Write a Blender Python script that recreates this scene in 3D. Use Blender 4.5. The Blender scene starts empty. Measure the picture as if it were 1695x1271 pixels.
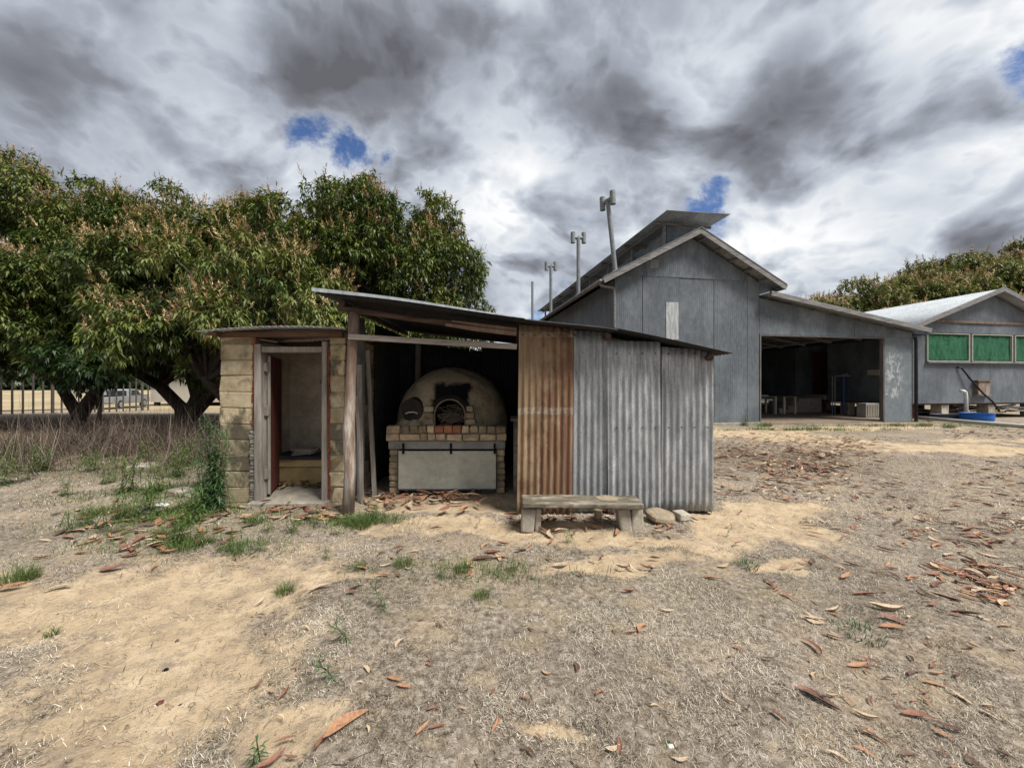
import bpy, bmesh, math, random
import numpy as np
from mathutils import Vector, Matrix
R = math.radians
rnd = random.Random(7)
rng = np.random.default_rng(11)
scene = bpy.context.scene
COL = scene.collection

# ------------------------------------------------------------------ scene objects helpers
OFF = {}                      # offset each thing's parts are stored relative to
def tag(o, label=None, cat=None, group=None, kind=None):
    if label: o['label'] = label
    if cat: o['category'] = cat
    if group: o['group'] = group
    if kind: o['kind'] = kind
    return o

def thing(name, label, cat, base=(0, 0, 0), rotz=0, group=None, frame=None):
    """Empty at the thing's base. Parts are given in frame coordinates; frame = (location, rotz) of that frame."""
    o = bpy.data.objects.new(name, None); COL.objects.link(o)
    o.empty_display_size = 0.3
    b = Vector(base)
    if frame:
        o.location = Vector(frame[0]) + Matrix.Rotation(frame[1], 3, 'Z') @ b
        o.rotation_euler = (0, 0, frame[1])
    else:
        o.location = b
        o.rotation_euler = (0, 0, rotz)
    OFF[o.name] = b
    tag(o, label, cat, group)
    return o

class MB:
    def __init__(s):
        s.v = []; s.f = []; s.rv = []; s.mi = []; s.r = 0.5; s.m = 0
    def add(s, vs, fs):
        n = len(s.v); s.v += [tuple(p) for p in vs]
        for f in fs:
            s.f.append(tuple(i + n for i in f)); s.rv.append(s.r); s.mi.append(s.m)
    def box(s, x0, x1, y0, y1, z0, z1, j=0, rot=None, piv=None):
        vs = [Vector((x, y, z)) for x in (x0, x1) for y in (y0, y1) for z in (z0, z1)]
        if j: vs = [p + Vector((rnd.uniform(-j, j), rnd.uniform(-j, j), rnd.uniform(-j, j))) for p in vs]
        if rot is not None:
            c = Vector(piv) if piv is not None else Vector(((x0+x1)/2, (y0+y1)/2, (z0+z1)/2))
            vs = [rot @ (p - c) + c for p in vs]
        s.add(vs, [(0, 1, 3, 2), (4, 6, 7, 5), (0, 4, 5, 1), (2, 3, 7, 6), (0, 2, 6, 4), (1, 5, 7, 3)])
        return s
    def prism(s, poly, axis, a, b):
        """poly of 2-D points extruded along axis ('x','y','z') from a to b"""
        def p3(p, h):
            return {'y': (p[0], h, p[1]), 'x': (h, p[0], p[1]), 'z': (p[0], p[1], h)}[axis]
        n = len(poly)
        vs = [p3(p, a) for p in poly] + [p3(p, b) for p in poly]
        fs = [tuple(range(n)), tuple(range(2*n-1, n-1, -1))] + [(i, i+n, (i+1) % n+n, (i+1) % n) for i in range(n)]
        s.add(vs, fs); return s
    def beam(s, p, q, w, h, up=(0, 0, 1), j=0):
        p = Vector(p); q = Vector(q); d = (q-p).normalized(); u = Vector(up)
        sd = d.cross(u).normalized(); u = sd.cross(d).normalized()
        vs = []
        for c in (p, q):
            for a, b in ((-1, -1), (1, -1), (1, 1), (-1, 1)):
                vs.append(c + sd*a*w/2 + u*b*h/2 + Vector((rnd.uniform(-j, j), rnd.uniform(-j, j), rnd.uniform(-j, j))))
        s.add(vs, [(3, 2, 1, 0), (4, 5, 6, 7), (0, 1, 5, 4), (1, 2, 6, 5), (2, 3, 7, 6), (3, 0, 4, 7)]); return s
    def tube(s, pts, rad, n=10, cap=True, wob=0):
        pts = [Vector(p) for p in pts]
        if not isinstance(rad, (list, tuple)): rad = [rad]*len(pts)
        rings = []; ref = None
        for i, p in enumerate(pts):
            d = (pts[min(i+1, len(pts)-1)] - pts[max(i-1, 0)]).normalized()
            if ref is None: ref = Vector((1, 0, 0)) if abs(d.x) < 0.8 else Vector((0, 1, 0))
            a = (ref - d*ref.dot(d)).normalized(); b = d.cross(a); ref = a
            ring = []
            for k in range(n):
                t = 2*math.pi*k/n; r = rad[i]*(1+rnd.uniform(-wob, wob))
                ring.append(p + a*math.cos(t)*r + b*math.sin(t)*r)
            rings.append(ring)
        vs = [v for r in rings for v in r]; fs = []
        for i in range(len(pts)-1):
            for k in range(n):
                k2 = (k+1) % n
                fs.append((i*n+k, i*n+k2, (i+1)*n+k2, (i+1)*n+k))
        if cap:
            fs.append(tuple(range(n-1, -1, -1))); fs.append(tuple((len(pts)-1)*n+k for k in range(n)))
        s.add(vs, fs); return s
    def lathe(s, prof, c, n=24, jit=0):
        vs = []; fs = []
        for (r, z) in prof:
            for k in range(n):
                t = 2*math.pi*k/n; rr = r*(1+rnd.uniform(-jit, jit))
                vs.append((c[0]+rr*math.cos(t), c[1]+rr*math.sin(t), c[2]+z))
        for i in range(len(prof)-1):
            for k in range(n):
                k2 = (k+1) % n
                fs.append((i*n+k, i*n+k2, (i+1)*n+k2, (i+1)*n+k))
        fs.append(tuple(range(n-1, -1, -1))); fs.append(tuple((len(prof)-1)*n+k for k in range(n)))
        s.add(vs, fs); return s
    def build(s, name, mats, parent=None, smooth=False, bevel=0, solid=0, seg=1, loc=None):
        if not isinstance(mats, (list, tuple)): mats = [mats]
        off = OFF.get(parent.name, Vector((0, 0, 0))) if parent else Vector(loc if loc else (0, 0, 0))
        me = bpy.data.meshes.new(name)
        me.from_pydata([(p[0]-off[0], p[1]-off[1], p[2]-off[2]) for p in s.v], [], s.f)
        for m in mats: me.materials.append(m)
        a = me.attributes.new('rv', 'FLOAT', 'FACE'); a.data.foreach_set('value', s.rv)
        me.polygons.foreach_set('material_index', s.mi)
        bm = bmesh.new(); bm.from_mesh(me); bmesh.ops.recalc_face_normals(bm, faces=bm.faces); bm.to_mesh(me); bm.free()
        if smooth: me.polygons.foreach_set('use_smooth', [True]*len(me.polygons))
        me.update()
        o = bpy.data.objects.new(name, me); COL.objects.link(o)
        if parent:
            o.parent = parent
            OFF[o.name] = off if parent.name in OFF else Vector((0, 0, 0))
        elif loc: o.location = loc; OFF[o.name] = Vector(loc)
        else: OFF[o.name] = Vector((0, 0, 0))
        if solid:
            md = o.modifiers.new('solid', 'SOLIDIFY'); md.thickness = solid; md.offset = 0
        if bevel:
            md = o.modifiers.new('bevel', 'BEVEL'); md.width = bevel; md.segments = seg; md.limit_method = 'ANGLE'; md.angle_limit = R(40)
        return o

def np_mesh(name, V, F3, rv, mats, parent=None, off=(0, 0, 0), mi=None, smooth=False):
    """triangles from numpy arrays"""
    me = bpy.data.meshes.new(name)
    V = np.asarray(V, dtype=np.float32) - np.array(off, dtype=np.float32)
    F3 = np.asarray(F3, dtype=np.int32)
    k = F3.shape[1]
    me.vertices.add(len(V)); me.vertices.foreach_set('co', V.ravel())
    me.loops.add(F3.size); me.loops.foreach_set('vertex_index', F3.ravel())
    me.polygons.add(len(F3)); me.polygons.foreach_set('loop_start', np.arange(0, F3.size, k, dtype=np.int32))
    me.update(calc_edges=True)
    if not isinstance(mats, (list, tuple)): mats = [mats]
    for m in mats: me.materials.append(m)
    a = me.attributes.new('rv', 'FLOAT', 'FACE'); a.data.foreach_set('value', np.asarray(rv, dtype=np.float32))
    if mi is not None: me.polygons.foreach_set('material_index', np.asarray(mi, dtype=np.int32))
    me.polygons.foreach_set('use_smooth', np.full(len(F3), smooth))
    me.update()
    o = bpy.data.objects.new(name, me); COL.objects.link(o)
    if parent: o.parent = parent
    else: o.location = off
    OFF[o.name] = Vector(off)
    return o

def copy_tree(src, parent=None):
    c = src.copy(); COL.objects.link(c); c.parent = parent
    for ch in src.children: copy_tree(ch, c)
    return c

# ------------------------------------------------------------------ numpy noise
def vnoise(x, y, seed=0):
    xi = np.floor(x).astype(np.int64); yi = np.floor(y).astype(np.int64)
    fx = x-xi; fy = y-yi
    fx = fx*fx*(3-2*fx); fy = fy*fy*(3-2*fy)
    def h(a, b):
        n = (a*374761393 + b*668265263 + seed*1442695041) & 0xffffffff
        n = ((n ^ (n >> 13))*1274126177) & 0xffffffff
        return ((n ^ (n >> 16)) & 0xffff)/65535.0
    return (h(xi, yi)*(1-fx)+h(xi+1, yi)*fx)*(1-fy)+(h(xi, yi+1)*(1-fx)+h(xi+1, yi+1)*fx)*fy
def fbm(x, y, seed=0, oct=4):
    t = 0; a = .5; s = 0
    for i in range(oct):
        t = t+a*vnoise(x, y, seed+i*17); s += a; a *= .5; x = x*2.03+5.1; y = y*2.03+1.7
    return t/s

# ------------------------------------------------------------------ materials
class NT:
    def __init__(s, name):
        s.m = bpy.data.materials.new(name); s.m.use_nodes = True
        s.t = s.m.node_tree; s.t.nodes.clear()
        s.out = s.n('ShaderNodeOutputMaterial'); s.b = s.n('ShaderNodeBsdfPrincipled')
        s.l(s.b.outputs[0], s.out.inputs[0]); s.co = s.n('ShaderNodeTexCoord').outputs['Object']
    def n(s, k, **kw):
        x = s.t.nodes.new(k)
        for a, v in kw.items(): setattr(x, a, v)
        return x
    def l(s, a, b): s.t.links.new(a, b)
    def inp(s, node, key, v):
        i = node.inputs[key]
        if hasattr(v, 'links') or isinstance(v, bpy.types.NodeSocket): s.l(v, i)
        else: i.default_value = v
    def map(s, scale=(1, 1, 1), loc=(0, 0, 0), rot=(0, 0, 0), src=None):
        m = s.n('ShaderNodeMapping'); m.inputs['Scale'].default_value = scale; m.inputs['Location'].default_value = loc
        m.inputs['Rotation'].default_value = rot
        s.l(src or s.co, m.inputs[0]); return m.outputs[0]
    def noise(s, scale=5, detail=6, rough=.6, vec=None, dist=0):
        x = s.n('ShaderNodeTexNoise'); x.inputs['Scale'].default_value = scale; x.inputs['Detail'].default_value = detail
        x.inputs['Roughness'].default_value = rough; x.inputs['Distortion'].default_value = dist
        s.l(vec or s.co, x.inputs['Vector']); return x.outputs[0]
    def vor(s, scale=5, vec=None, feat='F1', out='Color'):
        x = s.n('ShaderNodeTexVoronoi'); x.feature = feat; x.inputs['Scale'].default_value = scale
        s.l(vec or s.co, x.inputs['Vector']); return x.outputs[out]
    def ramp(s, fac, stops, interp='LINEAR'):
        x = s.n('ShaderNodeValToRGB'); e = x.color_ramp.elements; x.color_ramp.interpolation = interp
        while len(e) < len(stops): e.new(0.5)
        for k, (p, c) in enumerate(stops):
            e[k].position = p; e[k].color = (*c, 1) if len(c) == 3 else c
        s.l(fac, x.inputs[0]); return x.outputs[0]
    def step(s, v, a, b):
        x = s.n('ShaderNodeMapRange'); x.interpolation_type = 'SMOOTHSTEP'
        s.inp(x, 0, v); x.inputs[1].default_value = a; x.inputs[2].default_value = b; return x.outputs[0]
    def mix(s, f, a, b, mode='MIX'):
        x = s.n('ShaderNodeMix'); x.data_type = 'RGBA'; x.blend_type = mode
        s.inp(x, 0, f)
        for i, v in ((6, a), (7, b)):
            if isinstance(v, tuple): v = (*v, 1)
            s.inp(x, i, v)
        return x.outputs[2]
    def math(s, op, a, b=0.0, c=None):
        x = s.n('ShaderNodeMath'); x.operation = op; s.inp(x, 0, a); s.inp(x, 1, b)
        if c is not None: s.inp(x, 2, c)
        return x.outputs[0]
    def sep(s, v=None):
        x = s.n('ShaderNodeSeparateXYZ'); s.l(v or s.co, x.inputs[0]); return x.outputs
    def attr(s, name='rv'):
        x = s.n('ShaderNodeAttribute'); x.attribute_name = name; return x.outputs['Fac']
    def bump(s, h, strength=.4, dist=.01):
        x = s.n('ShaderNodeBump'); x.inputs['Strength'].default_value = strength; x.inputs['Distance'].default_value = dist
        s.l(h, x.inputs['Height']); s.l(x.outputs[0], s.b.inputs['Normal'])
    def fin(s, col, rough=.8, metal=0, spec=.3):
        s.inp(s.b, 'Base Color', (*col, 1) if isinstance(col, tuple) else col)
        s.inp(s.b, 'Roughness', rough); s.inp(s.b, 'Metallic', metal); s.b.inputs['Specular IOR Level'].default_value = spec
        return s.m

def g(c, k): return tuple(x*k for x in c)

def m_rough(name, c, var=.35, scale=6, rough=.85, bump=.4, dist=.01, stretch=(1, 1, 1), c2=None, spec=.25, rvamt=.5):
    t = NT(name); v = t.map(stretch)
    n = t.noise(scale, 8, .65, v)
    col = t.ramp(n, [(.28, g(c, 1-var)), (.5, c), (.72, c2 or g(c, 1+var))])
    n2 = t.noise(scale*7, 5, .6, v)
    col = t.mix(.5, col, t.ramp(n2, [(.3, (.55, .55, .55)), (.7, (1.0, 1.0, 1.0))]), 'MULTIPLY')
    rr = t.math('MULTIPLY_ADD', t.attr(), rvamt, 1-rvamt/2)
    c3 = t.n('ShaderNodeVectorMath'); c3.operation = 'SCALE'; t.l(col, c3.inputs[0]); t.l(rr, c3.inputs['Scale'])
    t.bump(t.math('ADD', n2, t.math('MULTIPLY', n, 1.5)), bump, dist)
    return t.fin(c3.outputs[0], rough, 0, spec)

def m_plain(name, c, rough=.6, metal=0):
    t = NT(name); n = t.noise(9, 5)
    return t.fin(t.ramp(n, [(.3, g(c, .75)), (.7, g(c, 1.15))]), rough, metal)

def m_galv(name, base=(.27, .29, .30), dark=(.13, .14, .15), light=(.42, .44, .45), rough=.5, zinc=True, stretch=.18):
    t = NT(name)
    sp = t.vor(95, t.map((1, 1, .6)))
    sg = t.sep(sp)[0]
    streak = t.noise(14, 7, .7, t.map((1, 1, stretch)))
    big = t.noise(2.2, 6, .65)
    col = t.ramp(streak, [(.3, dark), (.5, base), (.72, light)])
    col = t.mix(.55, col, t.ramp(sg, [(0, (.55, .55, .55)), (1, (1, 1, 1))]), 'MULTIPLY')
    col = t.mix(t.step(big, .45, .68), col, t.mix(.5, col, g(dark, .9)))
    fine = t.noise(160, 3, .7)
    col = t.mix(t.step(fine, .62, .74), col, light)
    t.bump(t.math('ADD', fine, sg), .12, .002)
    return t.fin(col, rough, .35, .4)

def m_rust():
    t = NT('rusted_galvanised_iron'); z = t.sep()[2]
    streak = t.noise(16, 8, .7, t.map((1, 1, .07)))
    blot = t.noise(4.4, 9, .75, t.map((1, 1, .8)))
    col = t.ramp(streak, [(.3, (.085, .045, .03)), (.46, (.15, .078, .048)), (.6, (.20, .125, .075)), (.75, (.33, .26, .18))])
    tan = t.ramp(streak, [(.3, (.15, .10, .06)), (.6, (.28, .20, .125)), (.8, (.40, .33, .23))])
    hole = t.math('ADD', t.math('MULTIPLY', blot, .9), t.math('MULTIPLY', z, .06))
    x_ = t.sep()[0]
    hole = t.math('ADD', hole, t.math('MULTIPLY', t.math('ADD', x_, -.18), -.35))
    col = t.mix(t.step(hole, .45, .62), col, tan)
    # paler zinc bands where other sheets used to lap
    def band(z0, w):
        d = t.math('ABSOLUTE', t.math('SUBTRACT', t.math('ADD', z, t.math('MULTIPLY', t.noise(14, 6, .7), .09)), z0+.045))
        return t.math('MULTIPLY', t.math('SUBTRACT', 1.0, t.step(d, w*.5, w)), t.math('MULTIPLY', t.step(t.noise(30, 6, .75), .35, .75), .8))
    bands = t.math('MAXIMUM', band(2.07, .04), band(1.19, .05))
    col = t.mix(bands, col, (.40, .39, .35))
    fine = t.noise(120, 4, .7)
    col = t.mix(t.step(fine, .58, .74), col, (.34, .27, .18))
    t.bump(t.math('ADD', fine, streak), .4, .003)
    return t.fin(col, .85, .1, .2)

def m_wood(name, c, light, stretch=(1, 1, .1), rough=.85, scale=16):
    t = NT(name)
    n = t.noise(scale, 9, .7, t.map(stretch)); big = t.noise(2.5, 4)
    col = t.ramp(n, [(.3, g(c, .35)), (.47, c), (.7, light)])
    col = t.mix(t.step(big, .4, .7), col, t.mix(.5, col, c))
    if 'bush_pole' in name:
        col = t.mix(t.step(t.math('ADD', t.sep()[2], t.math('MULTIPLY', t.noise(4, 4), .6)), 1.3, 2.0), col, t.mix(.7, col, (.13, .08, .055)))
    t.bump(n, .6, .006)
    return t.fin(col, rough, 0, .2)

def m_clad(name='grey_painted_cladding', c=(.082, .097, .112), pitch=.076):
    t = NT(name); x, y, z = t.sep()
    u = t.math('ADD', x, y)
    w = t.math('SINE', t.math('MULTIPLY', u, 2*math.pi/pitch))
    n = t.noise(5, 8, .7, t.map((1, 1, .25))); big = t.noise(.9, 6, .65, t.map((1, 1, .6)))
    col = t.ramp(n, [(.28, g(c, .72)), (.5, c), (.75, g(c, 1.35))])
    col = t.mix(t.step(big, .42, .66), col, t.mix(.6, col, (.19, .215, .235)))
    mott = t.noise(11, 9, .8, t.map((1, 1, .45), (4, 4, 1)))
    col = t.mix(t.math('MULTIPLY', t.step(mott, .5, .68), .5), col, (.21, .235, .25))
    col = t.mix(t.math('MULTIPLY', t.step(mott, .5, .3), .5), col, (.055, .065, .075))

    ch = t.math('MULTIPLY', t.step(t.noise(26, 6, .75, t.map((1, 1, .4))), .58, .72), t.step(t.noise(1.6, 3), .5, .62))
    col = t.mix(t.math('MULTIPLY', ch, .35), col, (.33, .35, .36))
    # faint grime low down: splash-back from the soil
    fine = t.noise(70, 4, .7)
    col = t.mix(.35, col, t.ramp(fine, [(.3, (.55, .55, .55)), (.7, (1, 1, 1))]), 'MULTIPLY')
    rr = t.math('MULTIPLY_ADD', t.attr(), .3, .85)
    c3 = t.n('ShaderNodeVectorMath'); c3.operation = 'SCALE'; t.l(col, c3.inputs[0]); t.l(rr, c3.inputs['Scale'])
    t.bump(t.math('ADD', w, t.math('MULTIPLY', fine, .9)), .28, .005)
    return t.fin(c3.outputs[0], .62, 0, .35)

def m_block():
    t = NT('yellow_cement_block'); x, y, z = t.sep()
    n = t.noise(7, 9, .7); big = t.noise(2.6, 6, .65, t.map((1, 1, .7), (3.3, 1.2, 5)))
    col = t.ramp(n, [(.25, (.25, .195, .115)), (.48, (.42, .34, .215)), (.7, (.55, .47, .33))])
    rr = t.math('MULTIPLY_ADD', t.attr(), .5, .75)
    c3 = t.n('ShaderNodeVectorMath'); c3.operation = 'SCALE'; t.l(col, c3.inputs[0]); t.l(rr, c3.inputs['Scale'])
    col = c3.outputs[0]
    # black mould blots
    mo = t.math('ADD', t.math('MULTIPLY', t.noise(5, 8, .7, t.map((1, 1, .6), (9, 2, 1))), .8), t.math('MULTIPLY', t.attr(), .22))
    mo = t.math('ADD', mo, t.math('MULTIPLY', t.math('SUBTRACT', 1.0, t.step(t.math('ABSOLUTE', t.math('SUBTRACT', z, .75)), .2, .75)), .09))
    col = t.mix(t.math('MULTIPLY', t.step(mo, .47, .64), .85), col, (.05, .045, .036))
    col = t.mix(t.step(big, .6, .75), col, (.40, .36, .27))
    fine = t.noise(55, 5, .7)
    col = t.mix(.4, col, t.ramp(fine, [(.3, (.5, .5, .5)), (.65, (1, 1, 1))]), 'MULTIPLY')
    t.bump(t.math('ADD', fine, t.math('MULTIPLY', n, 2)), .6, .006)
    return t.fin(col, .92, 0, .15)

def m_leaf(name, stops, rough=.5, spec=.32, trans=.18):
    t = NT(name)
    col = t.ramp(t.attr(), stops)
    n = t.noise(1.1, 3, .6)
    col = t.mix(.5, col, t.ramp(n, [(.35, (.6, .6, .55)), (.65, (1.15, 1.1, 1.0))]), 'MULTIPLY')
    t.fin(col, rough, 0, spec)
    if trans:
        tr = t.n('ShaderNodeBsdfTranslucent'); t.l(t.mix(.5, col, (.12, .2, .02)), tr.inputs[0])
        mx = t.n('ShaderNodeMixShader'); mx.inputs[0].default_value = trans
        t.l(t.b.outputs[0], mx.inputs[1]); t.l(tr.outputs[0], mx.inputs[2]); t.l(mx.outputs[0], t.out.inputs[0])
    return t.m

def m_ground():
    t = NT('ground_soil')
    sa = t.attr('sand'); li = t.attr('litter'); gr = t.attr('green')
    n1 = t.noise(3.5, 9, .7); n2 = t.noise(22, 8, .75); n3 = t.noise(120, 5, .7); n0 = t.noise(.8, 5, .6)
    sand = t.ramp(n1, [(.3, (.31, .235, .155)), (.5, (.46, .35, .225)), (.68, (.56, .445, .305))])
    sand = t.mix(t.math('MULTIPLY', t.step(n2, .5, .66), .8), sand, (.25, .20, .14))
    sand = t.mix(t.step(t.vor(60, out='Distance', vec=t.map((1, 1.3, 1))), .0, .12), t.mix(.5, sand, (.2, .12, .07)), sand)
    n4 = t.noise(6.5, 7, .7, t.map((1, 1.4, 1), (5, 3, 0)))
    sand = t.mix(t.math('MULTIPLY', t.step(n4, .52, .62), .55), sand, (.24, .195, .145))
    crumbs = t.vor(85, out='Distance')
    sand = t.mix(t.math('MULTIPLY', t.math('SUBTRACT', 1.0, t.step(crumbs, .1, .3)), t.step(n4, .45, .5)), sand, (.2, .15, .1))
    dead = t.ramp(n2, [(.34, (.075, .058, .045)), (.5, (.245, .203, .158)), (.66, (.46, .40, .33))])
    dead = t.mix(t.math('MULTIPLY', t.step(n1, .48, .66), .6), dead, (.37, .29, .19))
    dead = t.mix(.45, dead, t.ramp(n3, [(.3, (.5, .5, .5)), (.68, (1.15, 1.15, 1.15))]), 'MULTIPLY')
    dead = t.mix(t.math('MULTIPLY', gr, t.step(n1, .4, .6)), dead, (.10, .115, .045))
    broad = t.noise(1.1, 6, .65, t.map((1, 1, 1), (8, 3, 0)))
    dead = t.mix(t.math('MULTIPLY', t.step(broad, .5, .66), .55), dead, t.mix(.6, dead, (.075, .055, .042)))
    dead = t.mix(t.math('MULTIPLY', t.step(broad, .5, .34), .5), dead, (.38, .29, .19))
    f = t.math('ADD', sa, t.math('MULTIPLY', t.math('SUBTRACT', n1, .5), 1.5))
    f = t.math('ADD', f, t.math('MULTIPLY', t.math('SUBTRACT', n2, .5), 1.1))
    f = t.math('MULTIPLY', t.step(f, .26, .74), .93)
    col = t.mix(f, dead, sand)
    lit = t.ramp(n2, [(.3, (.02, .012, .009)), (.5, (.05, .028, .019)), (.72, (.13, .075, .05))])
    col = t.mix(li, col, lit)
    field = t.attr('field')
    col = t.mix(field, col, t.ramp(t.noise(.15, 5), [(.3, (.22, .17, .10)), (.7, (.42, .35, .22))]))
    h = t.math('ADD', t.math('MULTIPLY', n2, 1.3), t.math('MULTIPLY', n3, .5))
    t.bump(h, .75, .02)
    return t.fin(col, .95, 0, .1)

M = {}
M['ground'] = m_ground()
M['block'] = m_block()
M['mortar'] = m_rough('rough_mortar', (.20, .19, .17), .3, 14, .95, .7, .01)
M['render'] = m_rough('old_interior_render', (.44, .39, .31), .35, 3, .9, .3)
M['concrete'] = m_rough('weathered_concrete', (.30, .27, .22), .4, 7, .9, .5)
M['paleblock'] = m_rough('pale_mossy_block', (.36, .325, .265), .45, 6, .9, .5)
M['galv'] = m_galv('weathered_galvanised_iron', (.37, .385, .395), (.22, .23, .24), (.62, .635, .64))
M['galvdark'] = m_galv('dull_galvanised_iron', (.30, .315, .325), (.17, .18, .19), (.47, .485, .49))
M['galvroof'] = m_galv('pale_galvanised_roofing', (.42, .45, .47), (.27, .29, .31), (.55, .58, .6), .45)
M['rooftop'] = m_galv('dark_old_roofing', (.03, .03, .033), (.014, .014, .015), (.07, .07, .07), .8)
M['rust'] = m_rust()
M['darkiron'] = m_rough('soot_dark_iron', (.03, .03, .034), .4, 5, .8, .3)
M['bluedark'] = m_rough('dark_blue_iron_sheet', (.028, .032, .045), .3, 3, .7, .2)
M['greywood'] = m_wood('silver_weathered_wood', (.20, .175, .15), (.36, .33, .30))
M['greywoodh'] = m_wood('silver_weathered_board', (.22, .19, .165), (.38, .345, .31), (.1, 1, 1))
M['postwood'] = m_wood('peeling_bush_pole', (.22, .165, .13), (.55, .52, .48), (1, 1, .16), .9, 13)
M['redwood'] = m_wood('old_red_painted_wood', (.095, .026, .018), (.17, .07, .05))
M['rafter'] = m_wood('brown_rafter_wood', (.10, .05, .032), (.20, .12, .085), (.12, 1, 1))
M['redpaint'] = m_rough('flaking_red_paint', (.20, .06, .035), .5, 12, .85, .5)
M['clad'] = m_clad()
M['clad2'] = m_clad('house_grey_cladding', (.09, .104, .122), .06)
M['trim'] = m_wood('grey_painted_trim', (.155, .15, .148), (.26, .255, .25), (.15, 1, 1))
M['darktrim'] = m_wood('dark_jamb_wood', (.10, .09, .085), (.17, .155, .15))
M['pipegrey'] = m_rough('grey_flue_metal', (.20, .215, .22), .25, 8, .5, .1)
M['fencewood'] = m_rough('dark_weathered_steel', (.085, .075, .068), .3, 6, .8, .2)
M['black'] = m_rough('black_void', (.006, .006, .006), .3, 5, .95, .2)
M['soot'] = m_rough('soot_black', (.012, .010, .009), .5, 10, .95, .4)
M['brick'] = m_rough('old_yellow_brick', (.34, .26, .17), .4, 15, .92, .6, .006, rvamt=.8)
M['redbrick'] = m_rough('red_hearth_brick', (.32, .13, .075), .35, 18, .9, .5, .005)
M['cement'] = m_rough('cement_sheet', (.42, .41, .34), .28, 2.2, .8, .15)
M['stick'] = m_rough('dry_stick', (.17, .135, .105), .5, 30, .9, .3)
M['bark'] = m_rough('mango_bark', (.055, .042, .034), .45, 9, .95, .8, .02)
M['white'] = m_rough('white_pvc', (.62, .62, .58), .12, 5, .5, .05)
M['pvcgrey'] = m_rough('greyed_pvc', (.40, .40, .36), .2, 5, .6, .05)
M['blue'] = m_plain('blue_plastic', (.012, .10, .36), .45)
M['purple'] = m_plain('dark_purple_plastic', (.05, .045, .085), .5)
M['hose'] = m_plain('black_hose_rubber', (.012, .012, .014), .5)
M['brown'] = m_wood('brown_door_wood', (.09, .04, .022), (.14, .07, .04))
M['cream'] = m_rough('cream_board', (.45, .41, .34), .2, 3, .8, .1)
M['paper'] = m_rough('old_paper', (.36, .33, .28), .2, 12, .9, .1)
M['carpaint'] = m_plain('silver_car_paint', (.30, .32, .33), .35, .3)
M['glass'] = m_plain('dark_car_glass', (.02, .025, .03), .1)
M['rubber'] = m_plain('tyre_rubber', (.02, .02, .02), .8)
M['chrome'] = m_plain('pale_rim_metal', (.45, .45, .45), .35, .6)
M['housewall'] = m_rough('beige_far_wall', (.46, .42, .36), .1, 2, .8, .05)
M['winteal'] = m_plain('teal_window_screen', (.02, .07, .07), .4)
M['stone'] = m_rough('flat_field_stone', (.26, .21, .145), .4, 9, .92, .5)
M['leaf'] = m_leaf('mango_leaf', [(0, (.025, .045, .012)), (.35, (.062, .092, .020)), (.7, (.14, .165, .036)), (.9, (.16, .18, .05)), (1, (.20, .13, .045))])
M['leafdk'] = m_leaf('mango_leaf_dark', [(0, (.012, .028, .011)), (.5, (.026, .054, .018)), (1, (.06, .095, .03))], .38)
M['bloom'] = m_leaf('mango_blossom', [(0, (.26, .165, .09)), (.5, (.46, .32, .18)), (1, (.60, .47, .30))], .8, .15, .1)
M['weed'] = m_leaf('green_weed', [(0, (.04, .075, .018)), (.5, (.075, .13, .03)), (1, (.15, .19, .055))], .5, .3, .2)
M['weeddk'] = m_leaf('blue_green_weed', [(0, (.03, .07, .028)), (.5, (.055, .115, .045)), (1, (.10, .17, .06))], .5, .3, .2)
M['straw'] = m_leaf('dead_grass', [(0, (.07, .054, .041)), (.3, (.24, .20, .16)), (.7, (.50, .44, .37)), (.93, (.74, .69, .61)), (.97, (.15, .16, .06)), (1, (.11, .14, .04))], .85, .1, .1)
M['twig'] = m_leaf('dry_brush_stems', [(0, (.035, .026, .022)), (.5, (.095, .072, .058)), (1, (.26, .215, .175))], .9, .1, 0)
DEAD = [('red-brown', (.20, .088, .055)), ('orange-brown', (.31, .165, .09)), ('pale tan', (.40, .30, .205)), ('dark brown', (.10, .058, .04))]
for k, (nm, c) in enumerate(DEAD):
    t = NT('dead_leaf_'+nm.replace('-', '_').replace(' ', '_'))
    n = t.noise(14, 6, .65); col = t.ramp(n, [(.3, g(c, .55)), (.52, c), (.75, g(c, 1.35))])
    t.bump(n, .3, .004); M['dead%d' % k] = t.fin(col, .6, 0, .35)
def m_litter():
    t = NT('leaf_litter_mix')
    col = t.ramp(t.attr(), [(0, (.06, .035, .025)), (.3, (.17, .075, .047)), (.6, (.28, .15, .085)), (.85, (.38, .28, .18)), (1, (.5, .4, .28))], 'LINEAR')
    return t.fin(col, .65, 0, .3)
M['litter'] = m_litter()
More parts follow.
